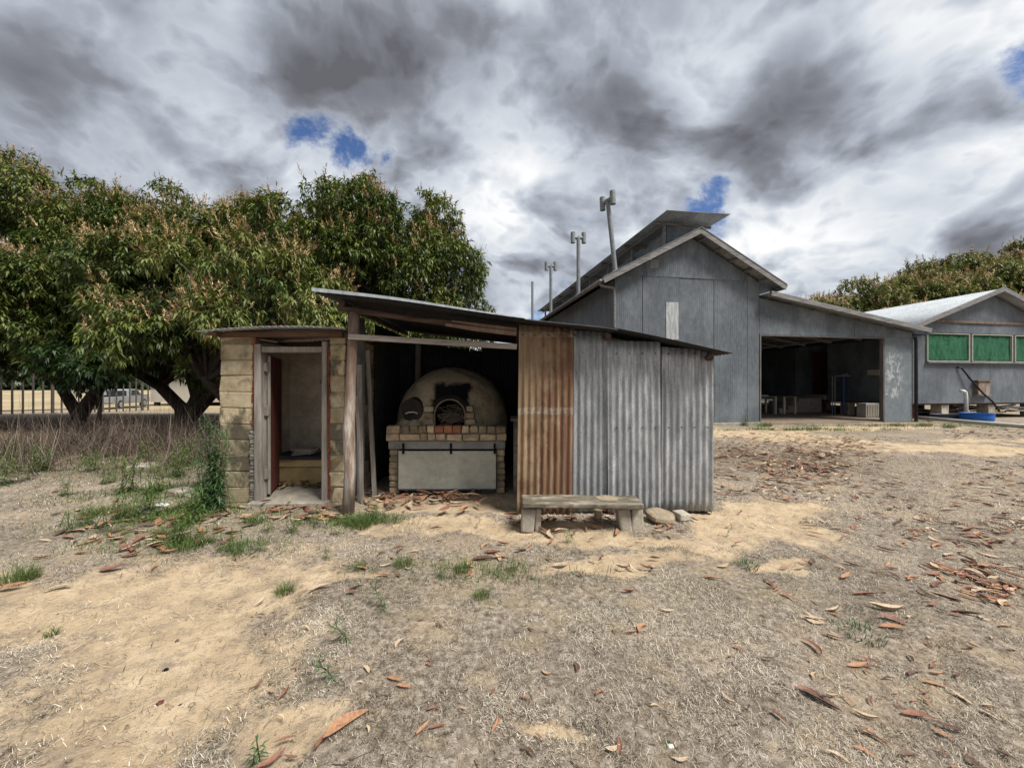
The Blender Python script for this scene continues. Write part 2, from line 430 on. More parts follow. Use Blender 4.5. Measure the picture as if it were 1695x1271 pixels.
def m_dome():
    t = NT('mud_rendered_dome'); x, y, z = t.sep()
    n = t.noise(5, 9, .7); fine = t.noise(40, 5, .7)
    col = t.ramp(n, [(.28, (.21, .165, .105)), (.5, (.42, .345, .23)), (.72, (.54, .46, .32))])
    nn = t.math('MULTIPLY', t.math('SUBTRACT', t.noise(8, 6), .5), .18)
    # rectangular soot scorch above the mouth (object coordinates from the oven's base)
    dx = t.math('ABSOLUTE', t.math('ADD', t.math('SUBTRACT', x, .105), nn))
    dz = t.math('ABSOLUTE', t.math('ADD', t.math('SUBTRACT', z, 1.345), nn))
    f = t.math('MULTIPLY', t.math('SUBTRACT', 1.0, t.step(dx, .22, .30)), t.math('SUBTRACT', 1.0, t.step(dz, .13, .22)))
    f = t.math('MULTIPLY', f, t.math('SUBTRACT', 1.0, t.step(y, .35, .45)))
    col = t.mix(f, col, (.012, .011, .012))
    # smoke stain rising to the crown
    f2 = t.math('MULTIPLY', t.step(z, 1.45, 1.75), t.math('MULTIPLY', t.step(n, .4, .6), .5))
    col = t.mix(f2, col, (.05, .043, .032))
    t.bump(t.math('ADD', fine, t.math('MULTIPLY', n, 4)), .95, .022)
    return t.fin(col, .95, 0, .1)
M['dome'] = m_dome()
def m_cloth():
    t = NT('green_shade_cloth'); n = t.noise(2.4, 6, .6, t.map((1.6, 1, .7)), 1.5); w = t.noise(110, 3, .6)
    col = t.ramp(n, [(.3, (.012, .065, .034)), (.6, (.022, .11, .054)), (.8, (.04, .16, .08))])
    t.bump(t.math('ADD', t.math('MULTIPLY', n, 3), t.math('MULTIPLY', w, .3)), .8, .03)
    return t.fin(col, .7, 0, .2)
M['cloth'] = m_cloth()
def m_peel():
    t = NT('peeled_paint_panel'); x, y, z = t.sep()
    c = (.125, .145, .16); n = t.noise(4, 8, .7)
    col = t.ramp(n, [(.28, g(c, .75)), (.5, c), (.75, g(c, 1.4))])
    e = t.noise(4.2, 9, .75, t.map((1, 1, .7), (2, 0, 1)), .8)
    dx = t.math('ABSOLUTE', t.math('SUBTRACT', x, 8.72)); lim = t.math('SUBTRACT', 1.0, t.step(dx, .2, .6))
    zz = t.math('MULTIPLY', t.step(z, .85, 1.1), t.math('SUBTRACT', 1.0, t.step(z, 2.1, 3.3)))
    f = t.math('MULTIPLY', t.math('MULTIPLY', t.step(e, .48, .58), lim), t.math('MULTIPLY', zz, .55))
    col = t.mix(f, col, (.50, .50, .50))
    t.bump(n, .2, .004); return t.fin(col, .7, 0, .3)
M['peel'] = m_peel()

# ------------------------------------------------------------------ ground
def ground_h(x, y):
    x = np.asarray(x, float); y = np.asarray(y, float)
    h = (fbm(x*.7, y*.7, 3)-.5)*.05 + (fbm(x*3.1, y*3.1, 9)-.5)*.022
    s = np.clip((y-17)/11, 0, 1)*np.clip((-x-3)/6, 0, 1)
    h = h*np.clip((40-y)/30, 0.0, 1) - .38*s*s*(3-2*s)
    near = np.clip(1-np.hypot(x, y)/1.2, 0, 1)
    return h*(1-near) - .02*near
def gh(x, y): return float(ground_h(np.array([x]), np.array([y]))[0])
def blob(x, y, cx, cy, rx, ry, a=0, p=2.0):
    c, s = math.cos(R(a)), math.sin(R(a)); dx = x-cx; dy = y-cy
    u = (dx*c+dy*s)/rx; v = (-dx*s+dy*c)/ry
    return np.clip(1.5-np.hypot(u, v)*1.0, 0, 1)
def sandmask(x, y):
    x, y = x+(fbm(x*1.9, y*1.9, 71)-.5)*.9*np.clip(y/3, .5, 3), y+(fbm(x*2.1+7, y*2.1, 72)-.5)*.6*np.clip(y/3, .5, 3)
    m = blob(x, y, -2.75, 2.42, 1.35, .9, 20)
    for b in [(-1.6, 1.9, .42, .5, 20), (-4.2, 2.7, 1.2, .38, 12), (-.98, 1.6, .2, .17, 30), (-.3, 4.05, 1.5, .24, 0), (1.0, 3.75, .9, .18, 0), (2.35, 4.1, .65, .55, 20), (2.9, 4.4, .8, .3, 30),
              (.9, 3.25, .55, .18, 10), (-.6, 4.9, 1.3, .4, 0), (-1.35, 3.0, .45, .1, 0),
              (2.3, 3.2, .3, .08, 15), (.3, 1.65, .2, .05, 0), (1.7, 3.55, .5, .12, 0),
              (13, 8.3, 6, .55, -8), (9.5, 9.6, 3.4, .55, -22), (7.2, 11.4, 2.0, 1.2, -40), (11.5, 13.0, 5, .5, 8), (16, 9.8, 5, .4, -5)]:
        m = np.maximum(m, blob(x, y, *b))
    dy = blob(x, y, -3.4, 1.75, 1.0, .33, 20)
    return np.clip(m-dy*.9, 0, 1)
def make_ground():
    def grid(x0, x1, y0, y1, nx, ny, hole=None):
        xs = np.linspace(x0, x1, nx); ys = np.linspace(y0, y1, ny); X, Y = np.meshgrid(xs, ys)
        return X, Y
    # one sheet with cells that grow with distance
    def axis(n, a, b, r):   # dense core, expanding both sides
        return a
    core = np.arange(-9, 9.001, .05)
    ext = 9+np.cumsum(.05*1.06**np.arange(1, 120)); ext = ext[ext < 520]
    xs = np.concatenate([-ext[::-1], core, ext])
    corey = np.arange(.6, 9.001, .045)
    exty = 9+np.cumsum(.05*1.05**np.arange(1, 140)); exty = exty[exty < 620]
    by = .6-np.cumsum(.1*1.15**np.arange(1, 45)); by = by[by > -120]
    ys = np.concatenate([by[::-1], corey, exty])
    X, Y = np.meshgrid(xs, ys); x = X.ravel(); y = Y.ravel()
    z = ground_h(x, y)
    sm = sandmask(x, y)
    z = z - .02*sm*(y < 6) + (1-sm)*(fbm(x*9, y*9, 5)-.5)*.018*(y < 9)
    nx = len(xs); ny = len(ys)
    i = np.arange(nx*ny).reshape(ny, nx)
    F = np.stack([i[:-1, :-1].ravel(), i[:-1, 1:].ravel(), i[1:, 1:].ravel(), i[1:, :-1].ravel()], 1)
    o = np_mesh('ground', np.stack([x, y, z], 1), F, np.zeros(len(F)), M['ground'], smooth=True)
    lit = np.maximum.reduce([blob(x, y, -14, 14.5, 9.5, 4.6, 0)*.95, blob(x, y, -8.5, 10.0, 6.0, 3.0, 0)*.95, blob(x, y, -6, 15, 6, 6)*.9,
                             blob(x, y, 4.6, 8.0, 2.4, 1.5, -15)*.38, blob(x, y, 4.5, 8.2, 1.2, .9)*.2])
    gm = np.maximum.reduce([blob(x, y, -3.6, 4.6, 1.4, 1.0)*.5, blob(x, y, 8, 12.3, 4, .6)*.6, blob(x, y, 16, 13.8, 5, .8)*.5, blob(x, y, .0, 2.8, 2.2, .5)*.18])
    fld = np.clip((y-24)/4, 0, 1)*np.clip((-x-14)/8, 0, 1)
    for nm, a in (('sand', sm), ('litter', lit), ('green', gm), ('field', fld)):
        at = o.data.attributes.new(nm, 'FLOAT', 'POINT'); at.data.foreach_set('value', a.astype(np.float32))
    o['kind'] = 'structure'
    return o
make_ground()

# ------------------------------------------------------------------ blades (dead grass mat)
def blades(name, x, y, z, L, W, ang, tilt, curl, rv, mat, parent=None, off=(0, 0, 0)):
    n = len(x)
    dx = np.cos(ang); dy = np.sin(ang); ct = np.cos(tilt); st = np.sin(tilt)
    sx = -dy*W/2; sy = dx*W/2
    c2 = tilt-curl; ang2 = ang+rng.normal(0, .5, n)
    mx = x+dx*ct*L*.5; my = y+dy*ct*L*.5; mz = z+st*L*.5
    tx = mx+np.cos(ang2)*np.cos(c2)*L*.5; ty = my+np.sin(ang2)*np.cos(c2)*L*.5; tz = mz+np.sin(c2)*L*.5
    tz = np.maximum(tz, z+.002)
    V = np.empty((n, 5, 3))
    V[:, 0] = np.stack([x-sx, y-sy, z], 1); V[:, 1] = np.stack([x+sx, y+sy, z], 1)
    V[:, 2] = np.stack([mx+sx*.8, my+sy*.8, mz], 1); V[:, 3] = np.stack([mx-sx*.8, my-sy*.8, mz], 1)
    V[:, 4] = np.stack([tx, ty, tz], 1)
    b = np.arange(n)*5
    F = np.concatenate([np.stack([b, b+1, b+2], 1), np.stack([b, b+2, b+3], 1), np.stack([b+3, b+2, b+4], 1)])
    return np_mesh(name, V.reshape(-1, 3), F, np.tile(rv, 3), mat, parent, off)
def grass_mat():
    def samp(n, y0, y1, pw):
        u = rng.random(n); y = (y0**pw+u*(y1**pw-y0**pw))**(1/pw)
        x = rng.uniform(-1.5, 1.5, n)*y + rng.normal(0, .2, n); return x, y
    X = []; Y = []; S = []
    for n, y0, y1, sc in ((430000, 1.2, 4.2, 1.0), (190000, 4.0, 11, 1.9)):
        x, y = samp(n, y0, y1, 1.15); X.append(x); Y.append(y); S.append(np.full(n, sc))
    x = np.concatenate(X); y = np.concatenate(Y); s = np.concatenate(S)
    sm = sandmask(x, y)+(fbm(x*3.5, y*3.5, 21)-.5)*1.3
    dens = np.clip(1.0-np.clip((sm-.15)/.6, 0, 1), .04, 1)*np.clip(.15+2.6*(fbm(x*5.5, y*5.5, 31)-.3), .08, 1)
    # nothing inside the hut, the shed or the barn
    inside = ((x > -3.7) & (x < -2.05) & (y > 4.8) & (y < 6.4)) | ((x > -2.05) & (x < 2.4) & (y > 4.4) & (y < 7.2)) | ((x > 5) & (y > 13+(x-5)*.17))
    keep = (rng.random(len(x)) < dens) & ~inside & ~((x < -5) & (y > 8.5))
    x, y, s = x[keep], y[keep], s[keep]; n = len(x)
    patch = fbm(x*1.7, y*1.7, 41)
    rv = np.clip(rng.normal(.40, .30, n)+(patch-.5)*.9, 0, .93)
    gg = rng.random(n) < (.012+.05*(fbm(x*1.1+9, y*1.1, 51) > .58)); rv = np.where(gg, rng.uniform(.96, 1, n), rv)
    L = rng.uniform(.014, .052, n)*(.7+.6*patch)*np.sqrt(s)*1.1; W = rng.uniform(.0013, .0028, n)*s*np.where(s < 1.5, 1.0, 1.25)
    o = blades('dead_grass', x, y, ground_h(x, y)-.004, L, W, rng.uniform(0, 6.28, n), rng.uniform(.05, .9, n)**1.2, rng.uniform(.2, 1.9, n), rv, M['straw'])
    tag(o, 'short grey and straw-coloured dead grass matted over the yard', 'dead grass', kind='stuff')
grass_mat()

# ------------------------------------------------------------------ corrugated iron
def corr(mb, p0, u, v, w, h0, h1, pitch=.076, amp=.0115, nrm=(0, -1, 0), jit=.0, nv=8, warp=0.0, sub=8):
    """sheet: p0 corner, u = unit across the waves, v = unit along them; width w, length h0 at start -> h1 at end"""
    p0 = Vector(p0); u = Vector(u); v = Vector(v); nrm = Vector(nrm)
    n = int(w/pitch*sub)+1; base = len(mb.v); ph = rnd.uniform(0, 6)
    vs = []
    ej = [rnd.uniform(-jit, jit) for _ in range(n+1)]
    for i in range(n+1):
        a = w*i/n; H = h0+(h1-h0)*i/n + ej[i]
        for k in range(nv+1):
            b = H*k/nv
            off = amp*math.sin(2*math.pi*a/pitch+ph) + warp*math.sin(a*3.1+ph)*math.sin(k*1.3+ph*2)
            vs.append(p0+u*a+v*b+nrm*off)
    fs = [(i*(nv+1)+k, (i+1)*(nv+1)+k, (i+1)*(nv+1)+k+1, i*(nv+1)+k+1) for i in range(n) for k in range(nv)]
    mb.add(vs, fs)
    return mb

# ------------------------------------------------------------------ block outhouse
def course_wall(mb, x0, x1, y0, y1, z0, z1, along, h=.2, L=.4, gap=.007, jit=.005, split=None):
    """stack of individual jittered blocks; along = 'x' or 'y'"""
    z = z0; c = 0
    while z < z1-.03:
        zz = min(z+h, z1); a0, a1 = (x0, x1) if along == 'x' else (y0, y1)
        p = a0; first = True
        while p < a1-.02:
            l = (L/2 if (c % 2 and first) else L)*(1+rnd.uniform(-.03, .03)); q = min(p+l, a1)
            if a1-q < .07: q = a1
            mb.r = rnd.random()
            o = rnd.uniform(-.004, .004)
            if along == 'x': mb.box(p+gap/2, q-gap/2, y0+o, y1+o, z+gap/2, zz-gap/2, jit)
            else: mb.box(x0+o, x1+o, p+gap/2, q-gap/2, z+gap/2, zz-gap/2, jit)
            p = q; first = False
        z = zz; c += 1

hut = thing('outhouse', 'narrow yellow block outhouse with open red door, leaf litter on its floor', 'outhouse', (-2.89, 5.5, 0))
mb = MB(); course_wall(mb, -3.68, -3.25, 4.84, 5.02, 0, 2.09, 'x', L=.9, jit=.010); mb.build('front_pier', M['block'], hut, bevel=.010, seg=2)
mb = MB(); course_wall(mb, -2.30, -2.10, 4.84, 5.02, 0, 2.09, 'x', L=.9, jit=.010); mb.build('front_pier', M['block'], hut, bevel=.010, seg=2)
mb = MB(); course_wall(mb, -3.68, -3.50, 5.02, 6.2, 0, 2.09, 'y'); mb.build('side_wall', M['block'], hut, bevel=.008)
mb = MB(); course_wall(mb, -2.28, -2.10, 5.02, 6.2, 0, 2.09, 'y'); mb.build('side_wall', M['block'], hut, bevel=.008)
mb = MB(); course_wall(mb, -3.50, -2.28, 6.06, 6.2, 0, 2.09, 'x'); mb.build('back_wall', M['block'], hut, bevel=.008)
mb = MB(); mb.box(-3.499, -3.485, 5.02, 6.05, .02, 2.08); mb.box(-2.295, -2.281, 5.02, 6.05, .02, 2.08); mb.box(-3.485, -2.295, 6.035, 6.055, .02, 2.08)
mb.build('interior_render', M['render'], hut)
mb = MB(); mb.box(-3.66, -3.255, 4.846, 5.0, 0, 2.07); mb.box(-2.288, -2.115, 4.846, 5.0, 0, 2.07)
mb.box(-3.66, -3.53, 5.0, 6.18, 0, 2.07); mb.box(-2.25, -2.115, 5.0, 6.18, 0, 2.07)
mb.build('mortar', m_rough('yellow_mortar', (.21, .165, .1), .4, 12, .95, .5), hut)
# rough cement repair strip and flaking red paint beside the frame
mb = MB()
for k in range(22):
    z = .02+k*.04; mb.box(-3.29+rnd.uniform(-.012, .012), -3.21, 4.815+rnd.uniform(-.006, .004), 4.9, z, z+.046, .009)
mb.build('cement_patch', M['mortar'], hut, smooth=False, bevel=.01)
mb = MB()
for k in range(24):
    z = .93+k*.048; mb.box(-3.262+rnd.uniform(-.012, .012), -3.221, 4.829+rnd.uniform(0, .004), 4.86, z, z+.05, .003)
mb.build('paint_strip', M['redpaint'], hut); mb = MB()
for k in range(38):
    z = .05+k*.05; mb.box(-2.311, -2.288+rnd.uniform(-.01, .008), 4.829+rnd.uniform(0, .004), 4.86, z, z+.051, .003)
mb.build('paint_strip', M['redpaint'], hut)
mb = MB(); mb.box(-3.215, -3.135, 4.80, 4.93, .02, 2.0, .004); mb.box(-2.375, -2.315, 4.80, 4.93, .04, 2.03, .004)
mb.box(-3.133, -2.377, 4.81, 4.92, 1.895, 1.965, .003)
fr = mb.build('door_frame', M['greywood'], hut, bevel=.004)
# door swung inwards
D = Matrix.Rotation(R(111), 3, 'Z'); hx, hy = -3.12, 4.93
mb = MB()
for k in range(5):
    a, b = .02+k*.145, .02+k*.145+.141
    mb.box(hx+a, hx+b, hy-.02, hy+.008, .09, 1.86, .001, D, (hx, hy, 0))
dr = mb.build('door', M['redwood'], hut, bevel=.003)
mb = MB()
for z in (.35, 1.55): mb.box(hx+.02, hx+.7, hy+.01, hy+.032, z, z+.1, .001, D, (hx, hy, 0))
mb.box(hx, hx+.02, hy-.022, hy+.012, .09, 1.86, .002, D, (hx, hy, 0))
mb.build('ledge_board', M['greywood'], dr)
for z in (.3, 1.1, 1.66):
    mb = MB(); mb.box(-3.134, -3.108, 4.86, 4.945, z, z+.11); mb.tube([(-3.12, 4.90, z-.01), (-3.12, 4.90, z+.12)], .012, 8)
    mb.build('hinge', M['greywood'], dr)
mb = MB(); mb.box(-3.25, -2.29, 4.70, 5.55, -.05, .045, .008); mb.build('floor_slab', M['concrete'], hut, bevel=.01)
mb = MB(); mb.box(-3.484, -2.296, 5.44, 6.03, .43, .465, .003); sb = mb.build('toilet_bench', M['darkiron'], hut, bevel=.004)
mb = MB(); mb.r = .8; mb.box(-3.40, -2.56, 5.47, 5.52, .32, .425, .004); mb.r = .3; mb.box(-3.41, -2.57, 5.48, 5.53, .06, .31, .004)
mb.r = .5; mb.box(-2.55, -2.31, 5.49, 5.54, .06, .22, .004)
mb.build('bench_front', m_rough('yellow_box_board', (.36, .27, .13), .3, 5, .85, .2), hut, bevel=.004)
mb = MB(); mb.box(-2.55, -2.31, 5.49, 5.54, .24, .42, .004); mb.build('red_brick', M['redbrick'], hut, bevel=.01)
mb = MB(); mb.box(-3.0, -2.35, 6.005, 6.03, 1.5, 1.565, .002); mb.build('coat_rail', M['greywoodh'], hut, bevel=.003)
# timbers and roof
mb = MB(); mb.box(-3.62, -2.12, 4.79, 4.88, 2.085, 2.15, .003); mb.box(-3.66, -2.12, 6.0, 6.1, 2.09, 2.16, .003); mb.box(-3.72, -3.62, 4.7, 6.2, 2.09, 2.13, .003)
mb.build('roof_timber', M['rafter'], hut, bevel=.004)
mb = MB()
pts = [(-3.80, 2.125), (-3.45, 2.160), (-3.0, 2.185), (-2.5, 2.188), (-2.09, 2.172)]
vs = []; fs = []; nx = 130
for i in range(nx+1):
    x = -3.80+1.71*i/nx; z = float(np.interp(x, [p[0] for p in pts], [p[1] for p in pts]))+.006*math.sin(2*math.pi*x/.076)
    for k in range(4): vs.append((x, 4.62+k*.58, z+.006+k*.012))
for i in range(nx):
    for k in range(3): fs.append((i*4+k, (i+1)*4+k, (i+1)*4+k+1, i*4+k+1))
mb.add(vs, fs); mb.build('roof_sheet', M['galvroof'], hut, smooth=True, solid=.003)

st = thing('magazine_stack', 'slumped stack of old magazines on the outhouse bench', 'magazines', (-3.05, 5.72, .468))
for k in range(6):
    mb = MB(); Rm = Matrix.Rotation(rnd.uniform(-.5, .5), 3, 'Z'); x = -3.05+rnd.uniform(-.05, .05)
    mb.box(x-.14, x+.14, 5.6+rnd.uniform(-.02, .02), 5.82, .468+k*.013, .468+k*.013+.011, .003, Rm); mb.r = rnd.random()
    mb.build('magazine', M['paper'], st)

# ------------------------------------------------------------------ tin shed round the oven
shed = thing('tin_shed', 'open lean-to shed of rusty and grey corrugated iron sheltering the oven', 'shed', (.2, 5.8, 0))
mb = MB()
mb.tube([(-1.895, 4.45, -.05), (-1.875, 4.45, .5), (-1.885, 4.45, 1.0), (-1.865, 4.45, 1.55), (-1.84, 4.46, 2.0), (-1.825, 4.47, 2.36)], [.07, .062, .066, .056, .06, .056], 16, wob=.05)
mb.build('corner_post', M['postwood'], shed, smooth=True)
def roofz(x): return float(np.interp(x, [-2.3, -2.1, 1.05, 2.5], [2.515, 2.49, 2.10, 1.81]))
vs = []; fs = []; NX = 34; NY = 120
def sheet(x0, x1, y0, y1, dz=0, name='roof_sheet', mat=None):
    mb = MB(); vs = []; fs = []; NX = 26; NY = int((y1-y0)/.076*6)
    for i in range(NX+1):
        x = x0+(x1-x0)*i/NX
        for k in range(NY+1):
            y = y0+(y1-y0)*k/NY; sag = .012*math.sin(x*2.3+y*1.1)
            vs.append((x, y, roofz(x)+dz+sag+.008*math.sin(2*math.pi*y/.076)))
    for i in range(NX):
        for k in range(NY): fs.append((i*(NY+1)+k, (i+1)*(NY+1)+k, (i+1)*(NY+1)+k+1, i*(NY+1)+k+1))
    mb.add(vs, fs); return mb.build(name, mat or M['rooftop'], shed, smooth=True, solid=.003)
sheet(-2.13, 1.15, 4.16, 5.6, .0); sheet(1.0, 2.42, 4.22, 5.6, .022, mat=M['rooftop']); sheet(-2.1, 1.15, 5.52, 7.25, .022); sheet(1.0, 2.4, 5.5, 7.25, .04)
# pale galvanised strip along the front lip, tapering to the right
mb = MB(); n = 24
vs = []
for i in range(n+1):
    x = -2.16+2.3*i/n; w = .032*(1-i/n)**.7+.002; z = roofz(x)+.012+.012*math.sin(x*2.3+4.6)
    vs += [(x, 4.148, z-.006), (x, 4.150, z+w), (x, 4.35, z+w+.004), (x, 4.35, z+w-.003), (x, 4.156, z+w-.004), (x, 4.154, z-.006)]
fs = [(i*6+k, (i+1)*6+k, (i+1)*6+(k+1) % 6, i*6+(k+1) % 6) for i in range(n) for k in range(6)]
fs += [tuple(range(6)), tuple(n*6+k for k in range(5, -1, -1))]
mb.add(vs, fs); mb.build('edge_strip', M['galvroof'], shed)
mb = MB()
mb.tube([(-2.0, 4.44, roofz(-2.0)-.10), (-1.2, 4.45, roofz(-1.2)-.12), (-.5, 4.44, roofz(-.5)-.115), (.0, 4.45, roofz(0)-.12), (.05, 4.45, roofz(.05)-.12)], [.04, .034, .038, .034, .034], 12, wob=.12)
M['darkwood'] = m_wood('smoke_dark_pole', (.065, .04, .033), (.15, .10, .08), (.12, 1, 1))
mb.build('front_beam', M['darkwood'], shed, smooth=True)
mb = MB()
mb.tube([(-.75, 4.36, 2.175), (-.4, 4.36, 2.125), (.05, 4.37, 2.075)], [.02, .034, .03], 9, wob=.12)
mb.tube([(-.68, 4.345, 2.21), (-.35, 4.35, 2.165), (.05, 4.36, 2.12)], [.012, .018, .02], 8, wob=.1)
mb.build('split_rail', M['postwood'], shed)
mb = MB(); mb.beam((-1.86, 4.375, 2.035), (.055, 4.40, 1.925), .035, .062, j=.004); mb.build('cross_board', M['greywoodh'], shed, bevel=.004)
mb = MB(); mb.beam((1.02, 4.515, 2.02), (2.30, 4.515, 1.78), .05, .08, j=.003); mb.build('top_plate', M['postwood'], shed)
for x, ya, z in ((2.26, 4.38, 1.80), (1.10, 4.40, 2.035), (-1.95, 4.4, 2.42), (.1, 4.5, 2.16)):
    mb = MB(); mb.tube([(x, ya, z), (x, 7.1, z+.01)], .035, 10); mb.build('purlin', M['darkwood'], shed)
# front wall sheets
def fs_sheet(name, px0, px1, zb, zt0, zt1, y, mat, lean=0, warp=.003, solid=.002):
    mb = MB(); corr(mb, (px0, y, zb), (1, 0, 0), Vector((lean, 0, 1)), px1-px0, zt0-zb, zt1-zb, nrm=(0, -1, 0), jit=.003, nv=14, warp=warp)
    return mb.build(name, mat, shed, smooth=True, solid=solid)
r = fs_sheet('wall_sheet', .055, .69, -.02, 2.185, 2.135, 4.43, M['rust'], .012, .005); r['label'] = 'rust-brown corrugated sheet'
r = fs_sheet('wall_sheet', .665, 1.14, .02, 2.125, 2.095, 4.46, M['galvdark'], .006)
r = fs_sheet('wall_sheet', 1.105, 1.715, .0, 2.00, 1.985, 4.425, M['galv'], -.004, .004)
r = fs_sheet('wall_sheet', 1.73, 2.325, .03, 1.93, 1.89, 4.46, M['galv'], .003)
# nails with washers
for x, z in [(x, z) for x in (.12, .27, .42, .57, .72, .87, 1.02) for z in (2.06,)]+[(x, z) for x in (1.2, 1.35, 1.5, 1.65, 1.8, 1.95, 2.1, 2.25) for z in (1.85, 1.0)]:
    mb = MB(); mb.tube([(x, 4.41, z), (x, 4.44, z)], .006, 7); mb.build('roofing_nail', M['darkiron'], shed)
# end sheet, back sheets, inner left sheet and boards
mb = MB(); corr(mb, (2.325, 4.46, .0), (0, 1, 0), (0, 0, 1), 2.7, 1.84, 1.84, nrm=(1, 0, 0), nv=6); mb.build('end_wall', M['galvdark'], shed, smooth=True, solid=.002)
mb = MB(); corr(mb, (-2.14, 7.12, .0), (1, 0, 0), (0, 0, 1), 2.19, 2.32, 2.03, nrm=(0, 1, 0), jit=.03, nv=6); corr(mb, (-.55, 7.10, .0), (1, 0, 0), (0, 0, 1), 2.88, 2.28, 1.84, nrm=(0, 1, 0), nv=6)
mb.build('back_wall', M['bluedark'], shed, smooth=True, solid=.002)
mb = MB(); corr(mb, (-2.06, 4.86, .05), (0, 1, 0), (0, 0, 1), .5, 2.35, 2.35, nrm=(1, 0, 0), nv=6, amp=.011); mb.build('side_sheet', M['galvdark'], shed, smooth=True, solid=.002)
mb = MB(); corr(mb, (-2.06, 5.8, .0), (0, 1, 0), (0, 0, 1), 1.3, 2.4, 2.4, nrm=(1, 0, 0), nv=6, amp=.011); mb.build('side_sheet', M['darkiron'], shed, smooth=True, solid=.002)
mb = MB(); mb.beam((-1.93, 4.9, 0), (-1.97, 4.98, 1.75), .07, .03, up=(0, 1, 0), j=.003); mb.beam((-1.80, 5.05, 0), (-1.93, 5.15, 1.95), .05, .035, up=(0, 1, 0), j=.003)
mb.beam((-1.86, 4.8, 0), (-1.96, 4.86, 1.35), .04, .02, up=(0, 1, 0), j=.003); mb.build('leaning_board', M['greywood'], shed)
mb = MB(); mb.tube([(-1.7, 6.9, 0), (-1.68, 6.9, 2.2)], .05, 10); mb.build('back_post', M['greywood'], shed)
mb = MB(); mb.box(-.02, .6, 5.3, 5.9, .99, 1.02, .004); mb.box(.02, .09, 5.4, 5.47, 0, .99); mb.build('shelf', M['greywoodh'], shed, bevel=.003)

# ------------------------------------------------------------------ brick oven
ov = thing('brick_oven', 'domed mud and brick wood-fired oven with soot-blackened arched mouth', 'oven', (-.96, 5.9, 0))
bx0, bx1 = -1.68, -.10
mb = MB()                                     # brick legs of the plinth
for sx0, sx1 in ((bx0+.0, bx0+.135), (bx1-.12, bx1)):
    mb = MB(); z = 0
    while z < .60:
        h = .086; mb.r = rnd.random(); mb.box(sx0+rnd.uniform(-.006, .006), sx1+rnd.uniform(-.006, .006), 5.26, 5.42, z+.006, z+h-.006, .007); z += h
    mb.build('brick_pier', M['brick'], ov, bevel=.012, seg=2)
mb = MB(); mb.box(bx0+.015, bx0+.12, 5.275, 5.42, 0, .61); mb.box(bx1-.105, bx1-.015, 5.275, 5.42, 0, .61); mb.box(bx0+.02, bx0+.12, 5.42, 6.75, 0, .7); mb.box(bx1-.1, bx1-.02, 5.42, 6.75, 0, .7); mb.box(bx0+.12, bx1-.1, 6.6, 6.7, 0, .7)
mb.build('plinth', M['mortar'], ov)
mb = MB(); mb.box(bx0-.005, bx1+.005, 5.24, 5.40, .612, .722, .004); mb.build('lintel', m_rough('grey_lintel', (.24, .235, .22), .3, 5, .85, .3), ov, bevel=.006)
mb = MB(); mb.box(bx0-.02, bx1+.02, 5.25, 6.75, .724, .905); mb.build('hearth_slab', M['mortar'], ov)
mb = MB()
# lower course: long stones; upper course: headers
xs = [bx0-.035, -1.53, -1.25, -1.15, -1.035, -.895, -.67, -.44, -.21, bx1+.03]
for a, b in zip(xs[:-1], xs[1:]): mb.r = rnd.random(); mb.box(a+.006, b-.006, 5.205, 5.30, .732, .822, .008)
xs = [bx0-.03, -1.52, -1.50, -1.385, -1.27, -1.16, -1.05]
for a, b in zip(xs[:-1], xs[1:]):
    if b-a > .05: mb.r = rnd.random(); mb.box(a+.006, b-.006, 5.205, 5.30, .834, .93, .008)
xs = [-.685, -.575, -.46, -.34, -.22, bx1+.03]
for a, b in zip(xs[:-1], xs[1:]): mb.r = rnd.random(); mb.box(a+.006, b-.006, 5.205, 5.30, .834, .93, .008)
mb.build('hearth_bricks', M['brick'], ov, bevel=.013, seg=2)
mb = MB()
for a in (-1.045, -.925, -.805): mb.r = rnd.random(); mb.box(a+.004, a+.114, 5.19, 5.42, .838, .932, .005)
mb.build('red_brick', M['redbrick'], ov, bevel=.01, seg=2)
# dome
cx, cy, z0, rx, ry, rz = -.93, 6.08, .905, .85, .78, .845
vs = []; fs = []; NU = 96; NV = 30
for j in range(NV+1):
    ph = math.pi/2*j/NV
    for i in range(NU):
        th = 2*math.pi*i/NU
        k = 1+.025*(float(vnoise(np.array([math.cos(th)*3+7+j*.2]), np.array([math.sin(th)*3+9+j*.2]))[0])-.5)
        p = (abs(math.cos(ph))**.92)
        vs.append((cx+rx*k*p*math.cos(th), cy+ry*k*p*math.sin(th), z0+rz*k*math.sin(ph)))
mxo, mw, mz1 = -.858, .205, 1.075
for j in range(NV):
    for i in range(NU):
        q = [j*NU+i, j*NU+(i+1) % NU, (j+1)*NU+(i+1) % NU, (j+1)*NU+i]
        c = sum((Vector(vs[t]) for t in q), Vector())/4
        if c.y < 5.7 and abs(c.x-mxo) < mw+.04 and (c.z < mz1 or math.hypot(c.x-mxo, c.z-mz1) < mw+.04): continue
        fs.append(tuple(q))
mb = MB(); mb.add(vs, fs); mb.build('dome', M['dome'], ov, smooth=True)
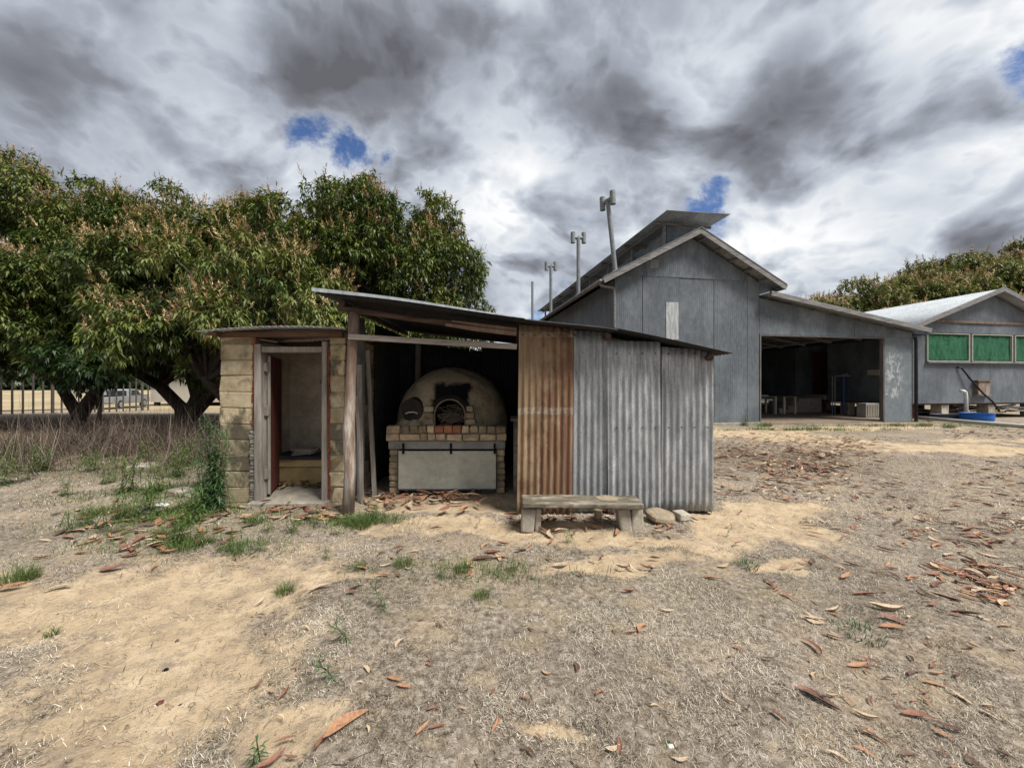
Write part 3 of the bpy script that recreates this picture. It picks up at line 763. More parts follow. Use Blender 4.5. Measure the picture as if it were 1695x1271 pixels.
# arched mouth: ring of render, brick cheeks, dark tunnel
def arch(w, zc, n=14, zb=.905): return [(mxo-w, zb)]+[(mxo-w*math.cos(math.pi*k/n), zc+w*math.sin(math.pi*k/n)) for k in range(n+1)]+[(mxo+w, zb)]
def arch_ring(mb, wi, wo, y0, y1, zc):
    a = arch(wi, zc); b = arch(wo, zc); n = len(a)
    vs = [(p[0], y0, p[1]) for p in a]+[(p[0], y0, p[1]) for p in b]+[(p[0], y1, p[1]) for p in a]+[(p[0], y1, p[1]) for p in b]
    fs = []
    for i in range(n-1):
        fs += [(i, i+1, n+i+1, n+i), (2*n+i, 3*n+i, 3*n+i+1, 2*n+i+1), (i, 2*n+i, 2*n+i+1, i+1), (n+i, n+i+1, 3*n+i+1, 3*n+i)]
    mb.add(vs, fs)
mb = MB(); arch_ring(mb, mw, mw+.07, 5.33, 5.62, mz1); mb.build('mouth_surround', M['soot'], ov)
mb = MB(); a = arch_ring(mb, mw-.004, mw+.018, 5.305, 5.34, mz1); mb.build('mouth_rim', m_rough('pale_mortar_rim', (.16, .135, .1), .6, 12, .9, .4), ov, bevel=.006)
mb = MB()
a = arch(mw, mz1); n = len(a); mb.add([(p[0], 5.36, p[1]) for p in a]+[(p[0], 6.3, p[1]) for p in a], [(i, i+1, n+i+1, n+i) for i in range(n-1)]+[tuple(range(n, 2*n))]+[(0, n, 2*n-1, n-1)])
mb.build('fire_chamber', M['soot'], ov)
M['mudbrick'] = m_rough('sooty_mud_brick', (.26, .21, .14), .35, 12, .92, .6)
for side in (-1, 1):
    mb = MB()
    for k in range(3):
        xa = mxo+side*(mw+.022); xb = mxo+side*(mw+.022+.13-.02*k*(side > 0)); z = .936+k*.088
        mb.r = rnd.random(); mb.box(min(xa, xb), max(xa, xb), 5.29+k*.012, 5.5, z, z+.08, .006)
    mb.build('mouth_bricks', M['mudbrick'], ov, bevel=.012, seg=2)
# side flue: stub barrel with a black lid leaning on the dome's left flank
mb = MB(); mb.tube([(-1.33, 5.75, 1.17), (-1.40, 5.42, 1.13)], [.19, .165], 24); mb.build('side_flue', M['soot'], ov, smooth=False, bevel=.01)
mb = MB(); mb.tube([(-1.402, 5.415, 1.13), (-1.407, 5.395, 1.128)], [.17, .168], 28); fl = mb.build('flue_lid', m_rough('black_scuffed_lid', (.03, .022, .02), .5, 8, .7, .2), ov)
mb = MB(); mb.tube([(-1.49, 5.38, 1.085), (-1.44, 5.365, 1.105), (-1.37, 5.362, 1.11), (-1.32, 5.375, 1.09)], .01, 7); mb.build('handle', M['cream'], fl)
# mortar fillet heaping from the flue down to the hearth
mb = MB(); mb.lathe([(.27, 0), (.22, .06), (.16, .13), (.09, .2), (.02, .24)], (-1.43, 5.62, .905), 20, .06); mb.lathe([(.13, 0), (.1, .05), (.04, .1)], (-1.36, 5.40, .905), 14, .1)
mb.build('mortar_fillet', M['dome'], ov, smooth=True)
mb = MB(); mb.box(-1.548, -.212, 5.215, 5.232, .075, .592, .002); pn = mb.build('cement_sheet', M['cement'], ov, bevel=.003); pn['label'] = 'pale cement sheet closing the wood store'
for x in (-1.47, -.825, -.235):
    mb = MB(); mb.box(x-.014, x+.014, 5.196, 5.210, .555, .70); mb.build('hanger_strap', M['black'], pn)
mb = MB(); mb.beam((-1.55, 5.2, .07), (-.22, 5.2, .065), .02, .02); mb.box(-1.548, -1.54, 5.205, 5.235, .07, .6); mb.box(-.218, -.208, 5.205, 5.235, .07, .6); mb.build('sheet_edge_bar', M['darkiron'], pn)
# firewood
mb = MB()
for k in range(150):
    c = Vector((mxo+rnd.uniform(-.15, .15), rnd.uniform(5.36, 5.7), .95+abs(rnd.gauss(0, .11)))); d = Vector((rnd.uniform(-1, 1), rnd.uniform(-.5, .3), rnd.uniform(-.5, .5))).normalized()*rnd.uniform(.05, .15)
    a = c-d; b = c+d
    for p in (a, b): p.x = min(max(p.x, mxo-.19), mxo+.19); p.z = min(max(p.z, .94), 1.20)
    mb.r = rnd.random(); mb.tube([a, (a+b)/2+Vector((0, 0, rnd.uniform(-.02, .02))), b], rnd.uniform(.002, .0055), 5)
fw = mb.build('firewood', M['stick'], None, loc=(mxo, 5.5, .93)); tag(fw, 'tangle of thin dry sticks stuffed in the oven mouth', 'firewood', kind='stuff')

# ------------------------------------------------------------------ bench, stone, brick
bn = thing('low_bench', 'low weathered plank bench on concrete blocks before the iron wall', 'bench', (.75, 4.05, 0))
mb = MB(); vs = []; NP = 26
for i in range(NP+1):
    x = .105+1.23*i/NP; e = lambda q: rnd.uniform(-q, q); zs = .006*math.sin(x*4)
    vs += [(x+e(.004), 3.88+e(.006), .238+zs+e(.005)), (x+e(.004), 3.875+e(.006), .296+zs+e(.003)), (x, 4.03, .303+zs+e(.003)), (x+e(.004), 4.17+e(.006), .300+zs+e(.003)), (x, 4.17+e(.006), .24+zs+e(.005))]
mb.add(vs, [(i*5+k, i*5+(k+1) % 5, (i+1)*5+(k+1) % 5, (i+1)*5+k) for i in range(NP) for k in range(5)]+[tuple(range(4, -1, -1)), tuple(NP*5+k for k in range(5))])
mb.build('seat', m_wood('lichened_plank', (.115, .097, .072), (.33, .30, .235), (.25, 1, 1), .9, 14), bn, bevel=.014, seg=2)
mb = MB(); mb.lathe([(.11, 0), (.112, .004), (.10, .006)], (1.0, 4.05, .298), 20, .05); mb.build('round_stain', M['stone'], bn)
def blk(x0, x1, y0, y1, z1, tilt=0): 
    mb = MB(); mb.r = rnd.random(); mb.box(x0, x1, y0, y1, -.03, z1, .008, Matrix.Rotation(R(tilt), 3, 'Y')); mb.build('leg', M['paleblock'], bn, bevel=.02, seg=2)
blk(.095, .235, 3.93, 4.13, .225, 3); blk(.24, .30, 3.97, 4.15, .215); blk(1.10, 1.22, 3.94, 4.12, .235, -5); blk(1.235, 1.36, 3.97, 4.13, .225, -1)
mb = MB(); mb.box(.19, .32, 4.02, 4.1, .217, .243, .002); mb.build('packing_wood', M['rafter'], bn); mb = MB(); mb.box(1.12, 1.24, 4.03, 4.10, .232, .244, .002); mb.build('packing_wood', M['rafter'], bn)

mb = MB(); vs = []; n = 20
prof = [(.0, .0), (.75, .0), (1.0, .035), (.96, .075), (.8, .09), (0, .095)]
for r_, z_ in prof:
    for k in range(n):
        a = 2*math.pi*k/n; w = 1+.1*math.sin(2*a+.6)+.06*math.sin(5*a)
        vs.append((1.62+.155*r_*w*math.cos(a)*1.0, 4.20+.15*r_*w*math.sin(a), z_+.012+.03*r_*math.cos(a-2.4)))
fs = [(i*n+k, i*n+(k+1) % n, (i+1)*n+(k+1) % n, (i+1)*n+k) for i in range(len(prof)-1) for k in range(n)]
mb.add(vs, fs); tag(mb.build('flat_stone', M['stone'], None, loc=(1.62, 4.2, 0), bevel=.004), 'flat rounded tan stone lying between the bench and the broken brick', 'stone')
mb = MB(); mb.box(1.80, 1.95, 4.19, 4.33, .0, .085, .012, Matrix.Rotation(R(18), 3, 'Z')); tag(mb.build('broken_brick', M['paleblock'], None, loc=(1.87, 4.26, 0), bevel=.014, seg=2), 'broken pale brick beside the flat stone', 'brick')
mb = MB(); mb.box(.92, 1.0, 4.25, 4.33, .0, .11, .006); tag(mb.build('brick_stub', M['stone'], None, loc=(.96, 4.29, 0), bevel=.01), 'small square brick stub standing in shade under the bench', 'brick')

# ------------------------------------------------------------------ barn (frame: t along the front, s into depth)
A10 = R(10); FR = ((9.03, 14.05, 0), A10)
def W(t, s, z=0): return Vector((9.03+t*math.cos(A10)-s*math.sin(A10), 14.05+t*math.sin(A10)+s*math.cos(A10), z))
barn = thing('barn', 'tall grey metal barn with raised ridge vent, flue pipes and an open lean-to', 'barn', (-2.7, 0, 0), frame=FR)
TL, TR, PK = -5.62, 0.0, -2.70
def rz_(t, top=6.62): return top-.53*abs(t-PK)
def gable_strip(mb, t0, t1, zb, s0, s1, zcap=None, topf=rz_):
    br = [PK]+([PK-(6.62-zcap)/.53, PK+(6.62-zcap)/.53] if zcap else [])
    ts = sorted([t0, t1]+[b for b in br if t0 < b < t1])
    top = [(t, min(topf(t), zcap) if zcap else topf(t)) for t in ts]
    mb.r = rnd.random(); mb.prism([(t0, zb), (t1, zb)]+top[::-1], 'y', s0, s1)
mb = MB(); seams = [TL, -4.60, -3.22, -1.85, -.50, TR]
for a, b in zip(seams[:-1], seams[1:]):
    gable_strip(mb, a+.007, b-.007, .12, rnd.choice((0, .012)), .10, zcap=5.24)
for a, b in zip([TL, -4.45, -3.0, -1.8, -.62], [-4.45, -3.0, -1.8, -.62, TR]):
    a2 = max(a, TL+.0); 
    tt = [t for t in (a+.004, b-.004)]
    if max(rz_(a), rz_(b)) <= 5.26: continue
    lo = a+.004; hi = b-.004
    if rz_(lo) < 5.23: lo = PK-(6.62-5.23)/.53
    if rz_(hi) < 5.23: hi = PK+(6.62-5.23)/.53
    gable_strip(mb, lo, hi, 5.225, -.012, .10)
mb.build('front_wall', M['clad'], barn)
mb = MB(); mb.box(TL-.02, TR+.02, -.06, .18, -.1, .115); mb.box(TL-.02, TL+.1, .18, 18, -.1, .115); mb.build('footing', M['concrete'], barn, bevel=.01)
mb = MB(); s = .1
while s < 18:
    mb.r = rnd.random(); mb.box(TL+rnd.choice((0, .006)), TL+.1, s+.004, min(s+1.35, 18)-.004, .12, 5.06); s += 1.35
mb.build('side_wall', M['clad'], barn)
mb = MB(); s = .1
while s < 18:
    mb.r = rnd.random(); mb.box(TR-.1, TR, s+.004, min(s+1.35, 18)-.004, .0, 5.06); s += 1.35
mb.build('side_wall', M['clad'], barn)
mb = MB(); gable_strip(mb, TL+.1, TR-.1, 0, 17.9, 18); mb.build('back_wall', M['clad'], barn)
# roof: corrugated slopes
def slope(mb, t0, z0, t1, z1, s0, s1, pitch=.076, amp=.01, sub=5):
    n = int((s1-s0)/pitch*sub); vs = []; fs = []
    for i in range(n+1):
        s = s0+(s1-s0)*i/n; o = amp*math.sin(2*math.pi*s/pitch)
        vs += [(t0, s, z0+o), (t1, s, z1+o)]
    fs = [(2*i, 2*i+1, 2*i+3, 2*i+2) for i in range(n)]; mb.add(vs, fs)
eL, eR = -6.22, .70
mb = MB(); slope(mb, PK, 6.76, eL, 6.76-.53*(PK-eL), -.42, 18.3); mb.build('roof', M['galvdark'], barn, smooth=True, solid=.003)
mb = MB(); slope(mb, PK, 6.76, eR, 6.76-.53*(eR-PK), -.42, 18.3); mb.build('roof', M['galvdark'], barn, smooth=True, solid=.003)
for t1 in (eL, eR):
    mb = MB(); mb.beam((PK, -.45, 6.735), (t1, -.45, 6.735-.53*abs(t1-PK)), .035, .19, j=.002); mb.build('barge_board', M['trim'], barn, bevel=.004)
    mb = MB(); mb.beam((PK, -.435, 6.85), (t1, -.435, 6.85-.53*abs(t1-PK)), .10, .016); mb.build('barge_cap', M['pipegrey'], barn)
for k in range(6):
    for sgn, e in ((-1, eL), (1, eR)):
        t = PK+sgn*(.25+k*.62); z = 6.76-.53*abs(t-PK)-.06
        if abs(t-PK) < abs(e-PK): mb = MB(); mb.box(t-.03, t+.03, -.42, .2, z-.05, z+.03); mb.build('purlin', M['trim'], barn)
mb = MB(); mb.tube([(eL-.03, -.3, 4.90), (eL-.03, 18.3, 4.90)], .06, 10); mb.build('gutter', M['trim'], barn, smooth=True)
mb = MB(); mb.tube([(eL-.03, -.15, 4.86), (eL+.05, -.13, 4.78), (TL-.08, -.10, 4.72), (TL-.06, -.08, 4.55), (TL-.06, -.08, 0.1)], .045, 10); mb.build('downpipe', M['trim'], barn, smooth=True)
mb = MB(); mb.box(-3.73, -3.25, -.016, -.006, 3.05, 4.35); pt = mb.build('patch_panel', M['galv'], barn); pt['label'] = 'bare pale galvanised strip'
mb = MB(); mb.box(-4.33, -4.02, -.022, -.013, 5.5, 6.05-.25); mb.build('faded_patch', M['pipegrey'], barn)
# raised ridge vent
mb = MB(); slope(mb, -3.88, 7.40, -1.42, 7.46, -.32, 18.2); mb.build('vent_roof', M['galvdark'], barn, smooth=True, solid=.003)
mb = MB()
for t in (-3.5, -1.9):
    mb.box(t-.04, t+.04, .55, 17.9, 7.26, 7.36)
for k in range(8):
    s = .6+k*2.4
    for t in (-3.4, -2.0): mb.box(t-.05, t+.05, s, s+.09, 6.3, 7.27)
    mb.box(-3.8, -1.5, s, s+.07, 7.30, 7.385)
mb.build('vent_frame', M['trim'], barn)
mb = MB(); mb.prism([(-3.3, 6.5), (-2.1, 6.5), (-2.1, 7.25), (-3.3, 7.25)], 'y', .62, .68); mb.box(-3.32, -3.26, .7, 17.8, 6.4, 6.95); mb.build('vent_wall', M['clad'], barn)
# flue pipes
def flue(t, s, zb, dt, zt, cowl, cd=(1, 0)):
    mb = MB(); mb.tube([(t, s, zb), (t+dt, s, zt)], .085, 14); o = mb.build('flue_pipe', M['pipegrey'], barn, smooth=False)
    if cowl:
        mb = MB(); c = Vector((t+dt, s, zt-.06)); cv = Vector((cd[0]*.26, cd[1]*.26, .01)); mb.tube([c-cv, c+cv], .08, 12)
        for sg in (-1, 1):
            d = Vector((dt*.15, 0, 1)).normalized(); q = c+cv*sg; mb.tube([q-d*.24, q+d*.24], .105, 14)
        mb.build('cowl', M['pipegrey'], o)
    mb = MB(); mb.lathe([(.2, -.1), (.16, .05), (.1, .18)], (t, s, zb+.08), 14); mb.build('flashing', M['trim'], o)
flue(-5.02, 1.2, 5.50, -.33, 8.36, True, (.35, -.94)); flue(-5.30, 4.5, 5.35, 0, 8.22, True); flue(-5.33, 9.0, 5.35, 0, 8.28, True); flue(-5.25, 14.0, 5.4, 0, 8.65, False)
# lean-to
def lz(t): return 4.64-(4.64-3.52)*(t-0)/6.94
mb = MB(); ts = [0.005, 1.6, 2.9, 4.2, 5.5, 6.94]
for a, b in zip(ts[:-1], ts[1:]): mb.r = rnd.random(); mb.prism([(a, 3.32), (b-.006, 3.32), (b-.006, lz(b)), (a, lz(a))], 'y', .0+rnd.choice((0, .006)), .07)
mb.build('lean_to_header', M['clad'], barn)
mb = MB(); mb.box(5.6, 6.94, .0, .07, .0, 3.31); pp = mb.build('peeled_panel', M['peel'], barn); pp['label'] = 'grey panel with peeling white patches'
mb = MB(); mb.box(5.52, 5.59, -.02, .12, 0, 3.30); mb.box(.01, .06, -.02, .12, 0, 3.31); mb.box(.06, 5.52, -.018, .1, 3.26, 3.31); mb.build('opening_frame', M['darktrim'], barn)
mb = MB(); n = int(9.6/.076*5); vs = []
slope(mb, .1, lz(.1)+.14, 7.25, lz(7.25)+.14, -.38, 9.3); mb.build('lean_to_roof', M['galvdark'], barn, smooth=True, solid=.003)
mb = MB(); mb.beam((.12, -.40, lz(.12)+.10), (7.28, -.40, lz(7.28)+.10), .035, .17, j=.002); mb.build('lean_to_barge', M['trim'], barn, bevel=.004)
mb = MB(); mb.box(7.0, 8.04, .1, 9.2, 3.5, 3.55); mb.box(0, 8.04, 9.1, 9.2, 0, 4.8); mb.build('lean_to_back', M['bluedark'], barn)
mb = MB()
for k in range(7):
    s = .6+k*1.35; mb.beam((.05, s, lz(.05)-.02), (7.0, s, lz(7.0)-.02), .07, .12)
for k in range(7):
    t = .4+k*1.05; mb.beam((t, .1, lz(t)+.07), (t, 9.1, lz(t)+.07), .06, .05)
mb.build('rafter', M['trim'], barn)
mb = MB(); mb.tube([(6.99, -.05, 3.36), (7.04, -.06, 3.2), (7.04, -.06, 0)], .055, 10); mb.build('downpipe', M['darkiron'], barn, smooth=True)
mb = MB(); mb.box(.0, 8.0, .0, 9.1, -.05, .035); mb.build('floor_slab', m_rough('dusty_brown_floor', (.20, .155, .115), .35, 1.5, .9, .3), barn)

# ------------------------------------------------------------------ house
hs = thing('house', 'low grey house on stumps with blue-grey roof and green-screened windows', 'house', (8.08, .75, 0), frame=FR)
hL, hP = 8.08, 12.35; hRr = 2*hP-hL
def hz(t): return 5.43-.366*abs(t-hP)
mb = MB(); wins = [(8.79, 11.1), (11.23, 13.55), (13.69, 15.95)]
ts = [hL, 8.72, 9.9, 11.1, 12.35, 13.6, 14.9, 16.02, hRr]
for a, b in zip(ts[:-1], ts[1:]):
    mb.r = rnd.random()
    if a >= 8.7 and b <= 16.03:
        mb.prism([(a, .67), (b-.004, .67), (b-.004, 2.44), (a, 2.44)], 'y', .75, .83); mb.prism([(a, 3.70), (b-.004, 3.70), (b-.004, hz(b)-.0), (a, hz(a))], 'y', .75, .83)
    else: mb.prism([(a, .67), (b-.004, .67), (b-.004, hz(b)), (a, hz(a))], 'y', .75, .83)
mb.build('front_wall', M['clad2'], hs)
mb = MB(); mb.box(hL, hL+.08, .84, 4.4, .67, 3.86); mb.box(hL, hL+.08, 6.2, 14, .67, 3.86); mb.build('side_wall', M['clad2'], hs)
mb = MB(); mb.box(hRr-.08, hRr, .84, 14, .67, 3.86); mb.build('side_wall', M['clad2'], hs)
mb = MB(); mb.box(hL+.08, hRr-.08, .84, 14, .60, .68); mb.build('floor', M['rafter'], hs)
mb = MB(); mb.box(hL, hRr, 13.9, 14, .68, 5.0); mb.build('back_wall', M['clad2'], hs)
for sg in (-1, 1):
    mb = MB(); slope(mb, hP, 5.60, hP+sg*4.85, 5.60-.366*4.85, .35, 14.3); mb.build('roof', M['galvroof'], hs, smooth=True, solid=.003)
    mb = MB(); mb.beam((hP, .33, 5.575), (hP+sg*4.87, .33, 5.575-.366*4.87), .035, .19, j=.002); mb.build('barge_board', M['trim'], hs, bevel=.004)
mb = MB(); mb.box(8.7, 16.05, .69, .745, 4.13, 4.22, .006); mb.build('gable_batten', M['postwood'], hs)
for a, b in wins:
    mb = MB(); z0, z1 = 2.46, 3.66
    mb.box(a, a+.04, .70, .79, z0, z1); mb.box(b-.04, b, .70, .79, z0, z1); mb.box(a+.04, b-.04, .70, .79, z1-.03, z1); mb.box(a+.04, b-.04, .70, .79, z0, z0+.03)
    wf = mb.build('window', M['pvcgrey'], hs, bevel=.003)
    mb = MB(); vs = []; nx, nz = 40, 16
    for i in range(nx+1):
        for k in range(nz+1):
            x = a+.04+(b-a-.08)*i/nx; z = z0+.03+(z1-z0-.06)*k/nz
            vs.append((x, .765+.012*math.sin(x*9+z*2)+.008*math.sin(x*23-z*6), z))
    mb.add(vs, [(i*(nz+1)+k, (i+1)*(nz+1)+k, (i+1)*(nz+1)+k+1, i*(nz+1)+k+1) for i in range(nx) for k in range(nz)])
    mb.build('screen', M['cloth'], wf, smooth=True, solid=.004)
mb = MB(); mb.box(8.72, 16.0, .62, .74, 2.39, 2.44, .003); mb.build('window_sill', M['trim'], hs, bevel=.004)
for t in (9.98, 12.6, 15.2): 
    for s in (.85, 3.4, 6.0):
        mb = MB(); mb.r = rnd.random(); mb.box(t-.2, t+.2, s, s+.4, -.1, .595, .004); mb.build('stump', M['paleblock'], hs, bevel=.012)
mb = MB()
for s in (1.2, 3.4, 5.5): mb.box(hL+.04, hL+.44, s, s+.4, -.1, .595)
mb.build('stump', M['paleblock'], hs, bevel=.012)
mb = MB(); mb.box(9.05, 10.15, 6.05, 6.10, .95, 3.3); mb.build('door', M['brown'], hs)
mb = MB(); mb.box(8.16, 10.4, 6.12, 6.2, .68, 3.86); mb.build('entry_wall', M['clad2'], hs)
mb = MB(); mb.box(10.32, 10.4, 4.4, 6.12, .68, 3.86); mb.build('entry_wall', M['clad2'], hs)
mb = MB(); mb.box(8.0, 10.32, 4.5, 6.1, .69, .93); mb.build('landing', M['concrete'], hs)
mb = MB()
for k in range(4): mb.box(5.6+.32*k, 7.95, 4.6+.0, 6.15, -.0+.19*k, .19*(k+1), .003)
mb.build('steps', M['concrete'], hs, bevel=.01)
mb = MB(); mb.box(11.40, 12.05, .60, .74, 1.05, 1.62, .004); mb.box(11.3, 12.2, .56, .745, 1.62, 1.66, .002); mb.box(11.3, 12.1, .58, .745, .99, 1.03, .002); mb.build('meter_box', M['postwood'], hs)
mb = MB(); mb.beam((11.72, .745, 1.68), (11.72, .745, 2.39), .02, .02); mb.build('conduit', M['darkiron'], hs)
mb = MB(); mb.box(hL-.02, hL-.005, 2.0, 2.5, 1.9, 2.15); mb.build('wall_notice', M['cream'], hs)

# ------------------------------------------------------------------ things round the house
def solo(mb, name, mat, label, cat, loc, group=None, **kw):
    """a one-mesh thing whose vertices are given in the barn frame"""
    b = Vector(loc); mb.v = [tuple(W(*p)) for p in mb.v]
    return tag(mb.build(name, mat, None, loc=tuple(W(*b)), **kw), label, cat, group)
mb = MB(); mb.tube([(7.75, .45, .13), (7.9, -1.2, .09), (8.05, -3.4, .08)], .07, 12)
solo(mb, 'drain_pipe', M['pvcgrey'], 'long greyish white pipe lying on the ground in front of the house', 'pipe', (7.9, -1.2, 0), smooth=True)
mb = MB(); mb.tube([(9.46, -.14, .02), (9.42, -.14, 1.08), (9.39, -.14, 1.17), (9.32, -.14, 1.21), (9.17, -.14, 1.22)], .06, 12)
solo(mb, 'standpipe', M['white'], 'upright white pipe with elbow standing before the house stumps', 'pipe', (9.46, -.14, 0), smooth=True)
def drum(name, mat, t0, t1, z1, label, s=-.1):
    c = ((t0+t1)/2, s); r_ = (t1-t0)/2; mb = MB()
    pr = [(r_*.93, 0), (r_, z1*.5), (r_, z1-.03), (r_*1.04, z1-.02), (r_*1.04, z1), (r_*.96, z1), (r_*.93, z1-.02), (r_*.9, .04), (.02, .03)]
    vs = []; n = 28
    mb.lathe(pr, (c[0], c[1], 0), n)
    solo(mb, name, mat, label, 'tub', (c[0], c[1], 0), smooth=False)
drum('plastic_tub', M['blue'], 8.47, 9.37, .38, 'bright blue plastic tub standing before the house', -.75)
drum('plastic_tub', M['purple'], 8.5, 9.4, .25, 'dark purplish tub partly hidden behind the blue tub', .2)
mb = MB(); mb.tube([(10.42, .72, 2.22), (10.55, .66, 2.2), (10.9, .6, 1.75), (11.5, .52, 1.1), (11.9, .45, .75), (12.05, .3, .3)], .035, 8)
solo(mb, 'black_hose', M['hose'], 'black hose hanging slantwise down the house wall past the wooden box', 'hose', (10.8, .5, 0), smooth=True)
# junk stored beneath the floor
for k in range(26):
    t = rnd.uniform(10.9, 16.5); s = rnd.uniform(.9, 2.6); z = rnd.uniform(.05, .5); L = rnd.uniform(1.2, 2.6); mb = MB()
    a = rnd.uniform(-.12, .12)
    mb.beam((t-L/2, s, z-a*L/2), (min(t+L/2, 17), s+rnd.uniform(-.2, .2), z+a*L/2), rnd.uniform(.06, .3), rnd.uniform(.025, .07))
    solo(mb, 'salvaged_board', rnd.choice([M['greywoodh'], M['trim'], M['galvdark'], M['stick'], M['pvcgrey']]), 'long salvaged board or sheet piled in the heap under the house floor', 'board', (t, s, 0), 'boards stored under the house')
mb = MB(); mb.lathe([(.2, 0), (.2, .5), (.17, .56), (.03, .57)], (8.75, 1.3, 0), 16); solo(mb, 'gas_cylinder', M['redpaint'], 'dull red cylinder in shadow under the house corner', 'cylinder', (8.75, 1.3, 0))
# inside the lean-to
def bench_tbl(t, s, L, label):
    b = thing('work_table', label, 'table', (t, s, .035), frame=FR)
    mb = MB(); mb.box(t, t+L, s, s+.7, .86, .90, .003); mb.build('table_top', M['trim'], b)
    for x in (t+.05, t+L-.12):
        for y in (s+.03, s+.6): 
            mb = MB(); mb.box(x, x+.07, y, y+.07, .035, .86); mb.build('leg', M['cream'], b)
    return b
bench_tbl(3.05, 3.9, 1.6, 'left work table with pale legs just inside the lean-to opening')
bench_tbl(4.75, 3.7, .8, 'second work table nearer the steps inside the lean-to')
mb = MB(); mb.lathe([(.11, 0), (.13, .14), (.14, .24), (.1, .26), (.02, .27)], (4.95, 4.0, .05), 14); solo(mb, 'white_bucket', M['white'], 'small white bucket under the second work table', 'bucket', (4.95, 4.0, 0))
mb = MB(); mb.box(3.5, 4.2, 4.0, 4.5, .905, .97, .015); solo(mb, 'cardboard_pile', M['paper'], 'flattened pale sheets on the left work table', 'pile', (3.8, 4.2, .9))
fz = thing('trolley_stand', 'thin metal stand with shelf beside the house wall in the lean-to', 'stand', (7.2, 3.2, .035), frame=FR)
mb = MB(); mb.box(6.9, 7.75, 3.0, 3.4, 1.86, 1.90); mb.box(7.4, 7.7, 3.1, 3.3, 1.90, 1.98, .02); mb.build('shelf', M['trim'], fz)
for x, m in ((6.95, M['pipegrey']), (7.1, M['pipegrey'])): mb = MB(); mb.tube([(x, 3.2, .035), (x, 3.2, 1.86)], .022, 8); mb.build('leg', m, fz)
mb = MB(); mb.tube([(7.6, 3.2, .035), (7.6, 3.2, 1.86)], .03, 8); lg = mb.build('leg', M['blue'], fz); lg['label'] = 'blue leg'
ac = thing('old_air_cooler', 'pale slatted cooler box on the floor by the house stumps', 'air cooler', (7.0, 1.7, .035), frame=FR)
mb = MB(); mb.box(6.75, 7.45, 1.55, 1.95, .05, .66, .002); cs = mb.build('casing', M['pvcgrey'], ac, bevel=.01)
mb = MB()
for k in range(7): mb.box(6.82+k*.085, 6.86+k*.085, 1.525, 1.548, .12, .6)
mb.build('grille', M['cream'], ac)
mb = MB()
for k in range(5): mb.tube([(6.6+rnd.uniform(0, .8), .7+rnd.uniform(0, .4), .05), (7.2+rnd.uniform(0, .6), 1.0+rnd.uniform(0, .4), .08+.05*k)], .02, 6)
solo(mb, 'scrap_pipes', M['pipegrey'], 'few thin scrap pipes on the lean-to floor beside the peeling panel', 'pipes', (7.1, .9, 0))

# ------------------------------------------------------------------ mango trees
def leaf_cloud(P, D, nl, L, Wd, droop, rngs):
    """whorls of drooping lance leaves. P centres, D outward dirs -> verts, faces(tri), rv"""
    n = len(P); P = np.repeat(P, nl, 0); D = np.repeat(D, nl, 0); N = n*nl
    r = rngs.normal(size=(N, 3)); r /= np.linalg.norm(r, axis=1, keepdims=True)
    d = D*.55+r*.85; d[:, 2] -= droop*rngs.uniform(.3, 1, N); d /= np.linalg.norm(d, axis=1, keepdims=True)
    up = np.array([0, 0, 1.0]); s = np.cross(d, up); s /= (np.linalg.norm(s, axis=1, keepdims=True)+1e-6)
    l = L*rngs.uniform(.65, 1.15, N)[:, None]; w = Wd*rngs.uniform(.8, 1.2, N)[:, None]
    roll = rngs.uniform(-.6, .6, N)[:, None]; nn = np.cross(s, d); s = s*np.cos(roll)+nn*np.sin(roll)
    base = P+rngs.normal(size=(N, 3))*.03
    mid = base+d*l*.45; d2 = d.copy(); d2[:, 2] -= .45+.5*droop; d2 /= np.linalg.norm(d2, axis=1, keepdims=True)
    tip = mid+d2*l*.6
    V = np.stack([base, mid-s*w/2, mid+s*w/2, tip], 1).reshape(-1, 3)
    b = np.arange(N)*4; F = np.concatenate([np.stack([b, b+1, b+2], 1), np.stack([b+1, b+3, b+2], 1)])
    return V, F, N
